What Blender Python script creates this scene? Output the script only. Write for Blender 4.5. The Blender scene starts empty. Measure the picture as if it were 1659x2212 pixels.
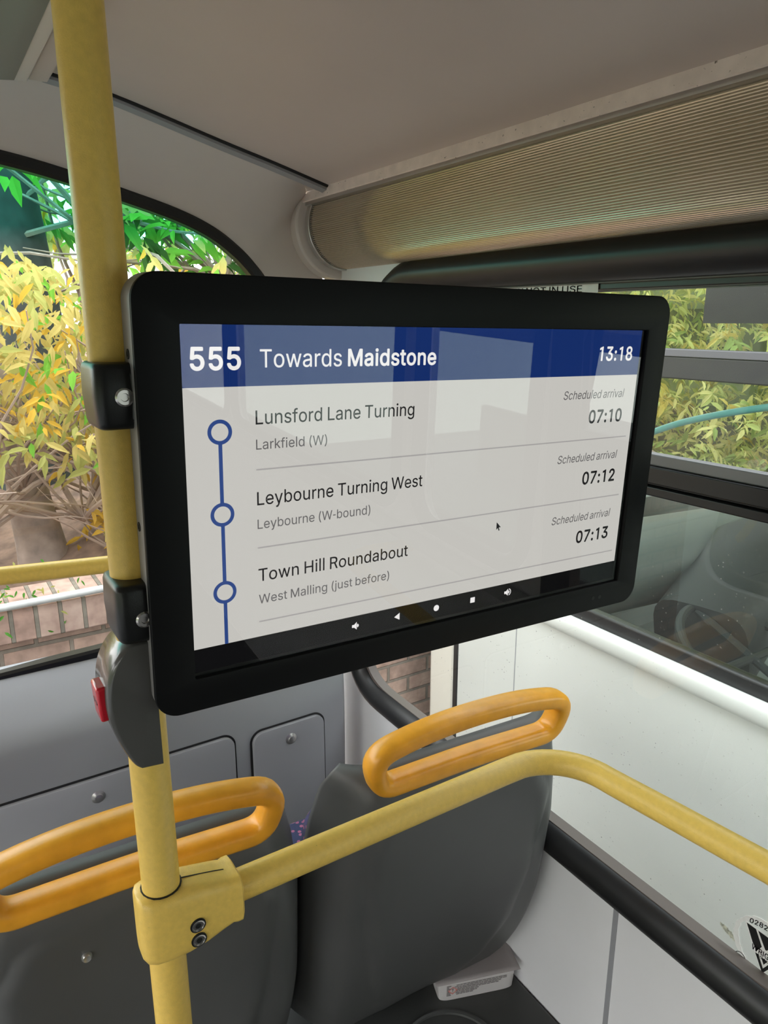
import bpy, bmesh, math, random
from mathutils import Vector, Matrix
C = bpy.context.scene.collection
sc = bpy.context.scene
R = math.radians

# ------------------------------------------------------------------ camera, sky, exposure
EXPO = 2.3
SKY = 1.25
cd = bpy.data.cameras.new('camera'); cam = bpy.data.objects.new('camera', cd); C.objects.link(cam)
pit, yaw = R(14.86), R(32.4)
fw = Vector((math.cos(pit)*math.cos(yaw), -math.cos(pit)*math.sin(yaw), -math.sin(pit)))
rt = Vector((-math.sin(yaw), -math.cos(yaw), 0)); upv = rt.cross(fw)
cam.matrix_world = Matrix(((rt.x, upv.x, -fw.x, 0), (rt.y, upv.y, -fw.y, 0), (rt.z, upv.z, -fw.z, 1.5), (0, 0, 0, 1)))
cd.sensor_fit = 'VERTICAL'; cd.sensor_height = 36; cd.sensor_width = 27; cd.lens = 36*1568/2212
cd.clip_start = .01; cd.clip_end = 200
sc.camera = cam
w = bpy.data.worlds.new('overcast_sky'); sc.world = w; w.use_nodes = True
nt = w.node_tree; bg = nt.nodes['Background']
tc = nt.nodes.new('ShaderNodeTexCoord'); sx = nt.nodes.new('ShaderNodeSeparateXYZ'); cr = nt.nodes.new('ShaderNodeValToRGB')
nt.links.new(tc.outputs['Generated'], sx.inputs[0]); nt.links.new(sx.outputs['Z'], cr.inputs[0]); nt.links.new(cr.outputs[0], bg.inputs[0])
cr.color_ramp.elements[0].color = (1, .98, .95, 1); cr.color_ramp.elements[1].color = (.86, .93, 1, 1)
bg.inputs[1].default_value = SKY
sc.view_settings.view_transform = 'Standard'; sc.view_settings.look = 'None'
sc.view_settings.exposure = EXPO; sc.view_settings.gamma = 1; sc.view_settings.use_curve_mapping = False
sc.cycles.max_bounces = 10; sc.cycles.diffuse_bounces = 6; sc.cycles.transparent_max_bounces = 16
sc.cycles.sample_clamp_indirect = 6

# ------------------------------------------------------------------ materials
def srgb(r, g, b):
    f = lambda c: (c/255/12.92) if c/255 <= .04045 else ((c/255+.055)/1.055)**2.4
    return (f(r), f(g), f(b))

def mat(name, col, rough=.5, metal=0, bump=0, bscale=200, var=0, vscale=8, coat=0, spec=.5, dirt=None, aniso=None):
    m = bpy.data.materials.new(name); m.use_nodes = True
    n = m.node_tree.nodes; l = m.node_tree.links; p = n['Principled BSDF']
    p.inputs['Base Color'].default_value = (*col, 1); p.inputs['Roughness'].default_value = rough
    p.inputs['Metallic'].default_value = metal; p.inputs['Specular IOR Level'].default_value = spec
    if coat: p.inputs['Coat Weight'].default_value = coat; p.inputs['Coat Roughness'].default_value = .08
    t = n.new('ShaderNodeTexCoord')
    if var:
        z = n.new('ShaderNodeTexNoise'); z.inputs['Scale'].default_value = vscale; z.inputs['Detail'].default_value = 5
        l.new(t.outputs['Object'], z.inputs['Vector'])
        r = n.new('ShaderNodeValToRGB'); e = r.color_ramp.elements
        e[0].position = .3; e[1].position = .7
        e[0].color = (*[c*(1-var) for c in col], 1); e[1].color = (*[min(1, c*(1+var)) for c in col], 1)
        l.new(z.outputs[0], r.inputs[0]); src = r.outputs[0]
        if dirt:
            z2 = n.new('ShaderNodeTexNoise'); z2.inputs['Scale'].default_value = dirt[1]; z2.inputs['Detail'].default_value = 8
            l.new(t.outputs['Object'], z2.inputs['Vector'])
            r2 = n.new('ShaderNodeValToRGB'); r2.color_ramp.elements[0].position = dirt[2]; r2.color_ramp.elements[1].position = dirt[2]+.05
            l.new(z2.outputs[0], r2.inputs[0])
            mx = n.new('ShaderNodeMix'); mx.data_type = 'RGBA'
            l.new(r2.outputs[0], mx.inputs[0]); l.new(src, mx.inputs[6]); mx.inputs[7].default_value = (*dirt[0], 1)
            src = mx.outputs[2]
        l.new(src, p.inputs['Base Color'])
    if bump:
        z = n.new('ShaderNodeTexNoise'); z.inputs['Scale'].default_value = bscale; z.inputs['Detail'].default_value = 3
        l.new(t.outputs['Object'], z.inputs['Vector'])
        b = n.new('ShaderNodeBump'); b.inputs['Strength'].default_value = bump; b.inputs['Distance'].default_value = .001
        l.new(z.outputs[0], b.inputs['Height']); l.new(b.outputs[0], p.inputs['Normal'])
    return m

def glow(name, col, k=1):                        # a lit pixel of the display
    m = bpy.data.materials.new(name); m.use_nodes = True; n = m.node_tree.nodes; l = m.node_tree.links; n.clear()
    e = n.new('ShaderNodeEmission'); e.inputs[0].default_value = (*col, 1); e.inputs[1].default_value = k/2**EXPO
    o = n.new('ShaderNodeOutputMaterial'); l.new(e.outputs[0], o.inputs[0]); return m

def glass(name, col=(1, 1, 1), base=.04, edge=.6, specks=0, film=0, band=None):
    m = bpy.data.materials.new(name); m.use_nodes = True; n = m.node_tree.nodes; l = m.node_tree.links; n.clear()
    tr = n.new('ShaderNodeBsdfTransparent'); tr.inputs[0].default_value = (*col, 1)
    gl = n.new('ShaderNodeBsdfGlossy'); gl.inputs['Roughness'].default_value = .0
    lw = n.new('ShaderNodeLayerWeight'); lw.inputs[0].default_value = .5
    pw = n.new('ShaderNodeMath'); pw.operation = 'POWER'; pw.inputs[1].default_value = 4; l.new(lw.outputs['Facing'], pw.inputs[0])
    ma = n.new('ShaderNodeMath'); ma.operation = 'MULTIPLY_ADD'; ma.inputs[1].default_value = edge; ma.inputs[2].default_value = base
    l.new(pw.outputs[0], ma.inputs[0])
    t = n.new('ShaderNodeTexCoord')
    if band:                                      # sun band moulded into the top of the screen: (z0, z1, colour)
        s = n.new('ShaderNodeSeparateXYZ'); l.new(t.outputs['Object'], s.inputs[0])
        mr = n.new('ShaderNodeMapRange'); mr.inputs[1].default_value = band[0]; mr.inputs[2].default_value = band[1]
        l.new(s.outputs['Z'], mr.inputs[0])
        mx = n.new('ShaderNodeMix'); mx.data_type = 'RGBA'; l.new(mr.outputs[0], mx.inputs[0])
        mx.inputs[6].default_value = (*col, 1); mx.inputs[7].default_value = (*band[2], 1); l.new(mx.outputs[2], tr.inputs[0])
    ms = n.new('ShaderNodeMixShader'); l.new(ma.outputs[0], ms.inputs[0]); l.new(tr.outputs[0], ms.inputs[1]); l.new(gl.outputs[0], ms.inputs[2])
    out = ms
    if specks or film:                            # dried rain spots and a thin film of dust
        df = n.new('ShaderNodeBsdfDiffuse'); df.inputs[0].default_value = (.8, .8, .78, 1)
        v = n.new('ShaderNodeTexVoronoi'); v.inputs['Scale'].default_value = 150; l.new(t.outputs['Object'], v.inputs['Vector'])
        r = n.new('ShaderNodeValToRGB'); r.color_ramp.elements[0].color = (specks, specks, specks, 1)
        r.color_ramp.elements[0].position = .14; r.color_ramp.elements[1].position = .24; r.color_ramp.elements[1].color = (0, 0, 0, 1)
        l.new(v.outputs['Distance'], r.inputs[0])
        z = n.new('ShaderNodeTexNoise'); z.inputs['Scale'].default_value = 9; z.inputs['Detail'].default_value = 6; l.new(t.outputs['Object'], z.inputs['Vector'])
        r3 = n.new('ShaderNodeValToRGB'); r3.color_ramp.elements[0].position = .42; r3.color_ramp.elements[1].position = .62
        l.new(z.outputs[0], r3.inputs[0])
        k = n.new('ShaderNodeMath'); k.operation = 'MULTIPLY'; l.new(r3.outputs[0], k.inputs[1])
        sc_ = n.new('ShaderNodeSeparateColor'); l.new(v.outputs['Color'], sc_.inputs[0])
        gt_ = n.new('ShaderNodeMath'); gt_.operation = 'GREATER_THAN'; gt_.inputs[1].default_value = .8; l.new(sc_.outputs[0], gt_.inputs[0])
        k0 = n.new('ShaderNodeMath'); k0.operation = 'MULTIPLY'; l.new(r.outputs[0], k0.inputs[0]); l.new(gt_.outputs[0], k0.inputs[1]); l.new(k0.outputs[0], k.inputs[0])
        a2 = n.new('ShaderNodeMath'); a2.operation = 'ADD'; l.new(k.outputs[0], a2.inputs[0]); a2.inputs[1].default_value = film
        m2 = n.new('ShaderNodeMixShader'); l.new(a2.outputs[0], m2.inputs[0]); l.new(ms.outputs[0], m2.inputs[1]); l.new(df.outputs[0], m2.inputs[2]); out = m2
    o = n.new('ShaderNodeOutputMaterial'); l.new(out.outputs[0], o.inputs[0]); return m

def leafmat(name, col):
    m = bpy.data.materials.new(name); m.use_nodes = True; n = m.node_tree.nodes; l = m.node_tree.links; n.clear()
    d = n.new('ShaderNodeBsdfDiffuse'); d.inputs[0].default_value = (*col, 1)
    t = n.new('ShaderNodeBsdfTranslucent'); t.inputs[0].default_value = (*[min(1, c*1.15) for c in col], 1)
    s = n.new('ShaderNodeMixShader'); s.inputs[0].default_value = .45
    l.new(d.outputs[0], s.inputs[1]); l.new(t.outputs[0], s.inputs[2])
    o = n.new('ShaderNodeOutputMaterial'); l.new(s.outputs[0], o.inputs[0]); return m

def brickmat(name, bw, bh, c1, c2, mortar, ms=.008):
    m = bpy.data.materials.new(name); m.use_nodes = True; n = m.node_tree.nodes; l = m.node_tree.links; p = n['Principled BSDF']
    t = n.new('ShaderNodeTexCoord'); s = n.new('ShaderNodeSeparateXYZ'); c = n.new('ShaderNodeCombineXYZ')
    l.new(t.outputs['Object'], s.inputs[0]); l.new(s.outputs['Y'], c.inputs[0]); l.new(s.outputs['Z'], c.inputs[1])
    b = n.new('ShaderNodeTexBrick'); b.inputs['Scale'].default_value = 1; b.inputs['Brick Width'].default_value = bw; b.inputs['Row Height'].default_value = bh
    b.inputs['Mortar Size'].default_value = ms; b.inputs['Mortar Smooth'].default_value = .3
    b.inputs['Color1'].default_value = (*c1, 1); b.inputs['Color2'].default_value = (*c2, 1); b.inputs['Mortar'].default_value = (*mortar, 1)
    l.new(c.outputs[0], b.inputs['Vector'])
    z = n.new('ShaderNodeTexNoise'); z.inputs['Scale'].default_value = 22; z.inputs['Detail'].default_value = 6; l.new(t.outputs['Object'], z.inputs['Vector'])
    mx = n.new('ShaderNodeMix'); mx.data_type = 'RGBA'; mx.blend_type = 'OVERLAY'; mx.inputs[0].default_value = .55
    l.new(b.outputs['Color'], mx.inputs[6]); l.new(z.outputs[0], mx.inputs[7]); l.new(mx.outputs[2], p.inputs['Base Color'])
    bp = n.new('ShaderNodeBump'); bp.invert = True; bp.inputs['Distance'].default_value = .006; l.new(b.outputs['Fac'], bp.inputs['Height']); l.new(bp.outputs[0], p.inputs['Normal'])
    p.inputs['Roughness'].default_value = .9; return m

def fabricmat():
    m = bpy.data.materials.new('moquette'); m.use_nodes = True; n = m.node_tree.nodes; l = m.node_tree.links; p = n['Principled BSDF']
    t = n.new('ShaderNodeTexCoord')
    v = n.new('ShaderNodeTexVoronoi'); v.inputs['Scale'].default_value = 75; l.new(t.outputs['Object'], v.inputs['Vector'])
    r = n.new('ShaderNodeValToRGB'); e = r.color_ramp.elements; e[0].position = .28; e[0].color = (.30, .09, .16, 1); e[1].position = .34; e[1].color = (.02, .026, .07, 1)
    l.new(v.outputs['Distance'], r.inputs[0])
    z = n.new('ShaderNodeTexNoise'); z.inputs['Scale'].default_value = 14; l.new(t.outputs['Object'], z.inputs['Vector'])
    r2 = n.new('ShaderNodeValToRGB'); e = r2.color_ramp.elements; e[0].position = .45; e[0].color = (.015, .018, .045, 1); e[1].position = .6; e[1].color = (.06, .055, .13, 1)
    l.new(z.outputs[0], r2.inputs[0])
    mx = n.new('ShaderNodeMix'); mx.data_type = 'RGBA'; mx.blend_type = 'LIGHTEN'; mx.inputs[0].default_value = .8
    l.new(r2.outputs[0], mx.inputs[6]); l.new(r.outputs[0], mx.inputs[7]); l.new(mx.outputs[2], p.inputs['Base Color'])
    f = n.new('ShaderNodeTexNoise'); f.inputs['Scale'].default_value = 900; l.new(t.outputs['Object'], f.inputs['Vector'])
    b = n.new('ShaderNodeBump'); b.inputs['Strength'].default_value = .5; b.inputs['Distance'].default_value = .001; l.new(f.outputs[0], b.inputs['Height']); l.new(b.outputs[0], p.inputs['Normal'])
    p.inputs['Roughness'].default_value = .95; return m

M = dict(
    yellow=mat('yellow_powder_coat', (.88, .59, .13), .32, bump=.25, bscale=900, var=.05, vscale=150, dirt=((.10, .06, .02), 70, .74)),
    orange=mat('orange_plastic', (.85, .38, .028), .30, var=.10, vscale=30, bump=.1, bscale=300),
    seat=mat('charcoal_plastic', (.088, .088, .088), .42, bump=.12, bscale=1500, var=.05, vscale=5),
    panel=mat('grey_moulding', (.34, .34, .355), .33, bump=.1, bscale=1400, var=.03, vscale=4),
    wall=mat('white_wall', (.84, .83, .84), .45, var=.02, vscale=6),
    ceil=mat('beige_ceiling', (.58, .50, .46), .45, var=.035, vscale=3, dirt=((.30, .26, .24), 26, .76)),
    dome=mat('beige_moulding', (.66, .60, .56), .42, var=.03, vscale=4),
    floor=mat('dark_floor', (.05, .05, .052), .6, var=.1, vscale=60),
    plinth=mat('dark_plinth', (.045, .046, .044), .45, var=.05, vscale=10, bump=.1, bscale=900),
    rubber=mat('black_rubber', (.014, .0135, .014), .38, var=.15, vscale=25),
    frame=mat('black_frame', (.008, .008, .009), .35),
    alu=mat('aluminium_strip', (.20, .195, .205), .45, metal=.3),
    trimpink=mat('speckled_trim', (.78, .66, .60), .5, var=.08, vscale=40, dirt=((.2, .15, .13), 160, .66)),
    cover=mat('ribbed_diffuser', (.52, .44, .34), .10, metal=.6, spec=.9),
    chrome=mat('dull_metal', (.62, .60, .58), .28, metal=.85),
    bezel=mat('matt_black', (.005, .005, .0055), .5, spec=.18),
    casing=mat('dark_grey_metal', (.30, .285, .28), .42, metal=.2),
    blackp=mat('black_bracket', (.006, .006, .006), .35, bump=.1, bscale=1200),
    greybox=mat('grey_gloss', (.085, .082, .078), .22, coat=.4),
    red=mat('red_button', (.72, .012, .03), .25, coat=.5),
    steel=mat('steel', (.5, .48, .46), .25, metal=1),
    dark=mat('dark_hole', (.004, .004, .004), .6),
    bus=mat('white_bus_paint', (.70, .70, .66), .35, coat=.2, var=.02, vscale=5),
    cream=mat('cream_bus_paint', (.80, .75, .66), .4),
    cab=mat('cab_grey', (.16, .175, .165), .6),
    cabdark=mat('cab_dark', (.035, .038, .038), .6),
    teal=mat('teal_satin', (.18, .55, .55), .3),
    brick=brickmat('red_bricks', .225, .080, srgb(202, 172, 156), srgb(180, 150, 135), srgb(148, 136, 124)),
    soldier=brickmat('edge_bricks', .078, .30, srgb(200, 172, 158), srgb(182, 150, 136), srgb(140, 132, 120)),
    concrete=mat('asphalt', (.16, .16, .16), .9, var=.2, vscale=20),
    bank=mat('leaf_litter', (.20, .13, .095), .95, var=.4, vscale=14, bump=.8, bscale=40),
    whitep=mat('weathered_white', (.60, .60, .59), .5, var=.08, vscale=30),
    bark=mat('bark', (.30, .235, .20), .9, var=.3, vscale=12, bump=.8, bscale=60),
    barkd=mat('dark_bark', (.05, .06, .06), .9, var=.3, vscale=12, bump=.8, bscale=60),
    twig=mat('twig', (.36, .27, .22), .9),
    paper=mat('white_paper', (.80, .76, .75), .6),
    ink=mat('grey_ink', (.22, .20, .20), .7),
    redink=mat('red_ink', (.75, .16, .14), .6),
    sticker=mat('white_sticker', (.85, .84, .82), .5, var=.05, vscale=90),
    black=mat('black_ink', (.006, .006, .006), .5),
    residue=mat('sticker_residue', (.50, .50, .40), .8, var=.6, vscale=160),
    fabric=fabricmat(),
    win=glass('side_glass', (.97, 1, .98), .045, .5, specks=.35, film=.006),
    win2=glass('bus_glass', (.62, .70, .67), .05, .6, film=.01),
    front=glass('front_glass', (.99, 1, .99), .03, .5, specks=.25, band=(1.60, 1.685, (.15, .62, .54))),
    sglass=glass('screen_glass', (1, 1, 1), .045, .6),
)
L = dict(y1=leafmat('leaf_yellow', srgb(196, 180, 112)), y2=leafmat('leaf_gold', srgb(205, 168, 72)), y3=leafmat('leaf_lime', srgb(172, 173, 104)),
         g1=leafmat('leaf_green', srgb(120, 175, 70)), g2=leafmat('leaf_mid_green', srgb(85, 140, 60)), g3=leafmat('leaf_dark_green', srgb(60, 92, 48)))

# ------------------------------------------------------------------ mesh helpers
class MB:
    def __init__(s): s.v = []; s.f = []; s.m = []
    def add(s, v, f, mi=0):
        o = len(s.v); s.v += [tuple(p) for p in v]; s.f += [[i+o for i in q] for q in f]; s.m += [mi]*len(f); return s
    def box(s, x0, x1, y0, y1, z0, z1, mi=0):
        v = [(x, y, z) for x in (x0, x1) for y in (y0, y1) for z in (z0, z1)]
        return s.add(v, [(0, 1, 3, 2), (4, 6, 7, 5), (0, 4, 5, 1), (2, 3, 7, 6), (0, 2, 6, 4), (1, 5, 7, 3)], mi)
    def rings(s, rings, closed=False, caps=True, mi=0):
        n = len(rings[0]); v = [p for r in rings for p in r]; f = []
        k = len(rings)
        for i in range(k if closed else k-1):
            for j in range(n):
                a, b = i*n, ((i+1) % k)*n
                f.append((a+j, a+(j+1) % n, b+(j+1) % n, b+j))
        if caps and not closed: f += [tuple(range(n))[::-1], tuple(range((k-1)*n, k*n))]
        return s.add(v, f, mi)
    def sweep(s, path, sec, up=(0, 0, 1), closed=False, caps=True, mi=0):
        """sec: list of (a, b): a along side = tangent x up, b along up' """
        P = [Vector(p) for p in path]; n = len(P); R_ = []
        for i in range(n):
            if closed: t = P[(i+1) % n]-P[i-1]
            else: t = P[min(i+1, n-1)]-P[max(i-1, 0)]
            t.normalize(); sd = t.cross(Vector(up)); sd.normalize(); u = sd.cross(t)
            k = 1
            if 0 < i < n-1 or closed:
                a = (P[i]-P[i-1]).normalized(); b = (P[(i+1) % n]-P[i]).normalized(); k = 1/max(.5, math.sqrt(max(.01, (1+a.dot(b))/2)))
            sc_ = sec(i/(n-1)) if callable(sec) else sec
            R_.append([P[i]+sd*a*k+u*b for a, b in sc_])
        return s.rings(R_, closed, caps, mi)
    def tube(s, path, r, n=20, **k): return s.sweep(path, circ(r, n), **k)
    def grid(s, fn, nu, nv, mi=0):
        v = [fn(i/nu, j/nv) for i in range(nu+1) for j in range(nv+1)]; w_ = nv+1
        return s.add(v, [(i*w_+j, (i+1)*w_+j, (i+1)*w_+j+1, i*w_+j+1) for i in range(nu) for j in range(nv)], mi)
    def lathe(s, prof, mtx, n=20, mi=0):          # prof (r, z) about local z
        rr = [[mtx @ Vector((r*math.cos(2*math.pi*k/n), r*math.sin(2*math.pi*k/n), z)) for k in range(n)] for r, z in prof]
        return s.rings(rr, mi=mi)
    def mesh(s, name):
        me = bpy.data.meshes.new(name); me.from_pydata(s.v, [], s.f)
        for p, i in zip(me.polygons, s.m): p.material_index = i
        me.update(); return me

def circ(r, n=20, r2=None): return [(r*math.cos(2*math.pi*k/n), (r2 or r)*math.sin(2*math.pi*k/n)) for k in range(n)]
def sup(a, b, e=4, n=32):
    o = []
    for k in range(n):
        t = 2*math.pi*k/n; c, q = math.cos(t), math.sin(t)
        o.append((a*math.copysign(abs(c)**(2/e), c), b*math.copysign(abs(q)**(2/e), q)))
    return o

def rrect(x0, x1, y0, y1, r, n=8):
    o = []
    for cx, cy, a in ((x1-r, y1-r, 0), (x0+r, y1-r, 90), (x0+r, y0+r, 180), (x1-r, y0+r, 270)):
        for k in range(n+1):
            t = R(a+90*k/n); o.append((cx+r*math.cos(t), cy+r*math.sin(t)))
    return o

def rounded(pts, rad, n=6):                      # round the corners of a closed polygon (2D or 3D)
    P = [Vector(p) for p in pts]; o = []
    for i, p in enumerate(P):
        a, b = P[i-1]-p, P[(i+1) % len(P)]-p; r = rad[i] if isinstance(rad, (list, tuple)) else rad
        if r <= 0: o.append(p); continue
        A, B = p+a.normalized()*min(r, a.length*.49), p+b.normalized()*min(r, b.length*.49)
        for k in range(n+1):
            t = k/n; o.append(A*(1-t)**2+p*2*t*(1-t)+B*t*t)
    return o

def smoothpath(pts, n=8, closed=False):          # Catmull-Rom
    P = [Vector(p) for p in pts]; o = []; m = len(P)
    for i in range(m if closed else m-1):
        if closed: a, b, c, d = P[i-1], P[i], P[(i+1) % m], P[(i+2) % m]
        else: a, b, c, d = P[max(i-1, 0)], P[i], P[i+1], P[min(i+2, m-1)]
        for k in range(n):
            t = k/n; o.append(.5*((2*b)+(c-a)*t+(2*a-5*b+4*c-d)*t*t+(3*b-a-3*c+d)*t**3))
    if not closed: o.append(P[-1])
    return o

def put(name, me, material=None, parent=None, smooth=True, angle=35, bevel=0, solid=0, mtx=None, segs=3):
    o = bpy.data.objects.new(name, me); C.objects.link(o)
    for m in (material if isinstance(material, (list, tuple)) else [material]):
        if m: me.materials.append(m)
    if mtx is not None: me.transform(mtx)
    bm = bmesh.new(); bm.from_mesh(me); bmesh.ops.recalc_face_normals(bm, faces=bm.faces); bm.to_mesh(me); bm.free()
    if smooth:
        me.shade_smooth(); me.set_sharp_from_angle(angle=R(angle))
    if solid:
        q = o.modifiers.new('solid', 'SOLIDIFY'); q.thickness = abs(solid); q.offset = -1 if solid > 0 else 1
    if bevel:
        q = o.modifiers.new('bevel', 'BEVEL'); q.width = bevel; q.segments = segs; q.limit_method = 'ANGLE'; q.angle_limit = R(40); q.harden_normals = False
    if parent: o.parent = parent; o.matrix_parent_inverse = parent.matrix_world.inverted()
    return o
def obj(name, mb, material, parent=None, **k): return put(name, mb.mesh(name), material, parent, **k)

def flat(splines, ext=0, bev=0, bres=2):          # filled 2D outlines (holes allowed), thickness 2*ext about z=0
    cu = bpy.data.curves.new('c', 'CURVE'); cu.dimensions = '2D'; cu.fill_mode = 'BOTH'; cu.extrude = ext; cu.bevel_depth = bev; cu.bevel_resolution = bres
    if bev: cu.offset = -bev
    for pts in splines:
        s = cu.splines.new('POLY'); s.points.add(len(pts)-1)
        for q, p in zip(s.points, pts): q.co = (p[0], p[1], 0, 1)
        s.use_cyclic_u = True
    o = bpy.data.objects.new('c', cu); me = bpy.data.meshes.new_from_object(o)
    bpy.data.objects.remove(o); bpy.data.curves.remove(cu)
    bm = bmesh.new(); bm.from_mesh(me); bmesh.ops.remove_doubles(bm, verts=bm.verts, dist=1e-6); bm.to_mesh(me); bm.free()
    return me
def merged(meshes):
    b = MB()
    for me in meshes: b.add([v.co[:] for v in me.vertices], [list(p.vertices) for p in me.polygons])
    return b.mesh('m')

def axes(o, x, y, z):
    return Matrix(((x[0], y[0], z[0], o[0]), (x[1], y[1], z[1], o[1]), (x[2], y[2], z[2], o[2]), (0, 0, 0, 1)))
XZ = lambda y: axes((0, y, 0), (1, 0, 0), (0, 0, 1), (0, -1, 0))       # (x, z) outlines standing on a plane y = const
YZ = lambda x: axes((x, 0, 0), (0, -1, 0), (0, 0, 1), (-1, 0, 0))      # (-y, z) outlines on a plane x = const, facing the rear
def empty(name, loc=(0, 0, 0), label=None, cat=None, group=None, kind=None, mtx=None):
    o = bpy.data.objects.new(name, None); C.objects.link(o); o.empty_display_size = .1
    o.matrix_world = mtx if mtx is not None else Matrix.Translation(loc)
    bpy.context.view_layer.update(); return tag(o, label, cat, group, kind)
def tag(o, label=None, cat=None, group=None, kind=None):
    for k, v in (('label', label), ('category', cat), ('group', group), ('kind', kind)):
        if v: o[k] = v
    return o
def struct(o, label=None): o['kind'] = 'structure'; return tag(o, label)

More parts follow.
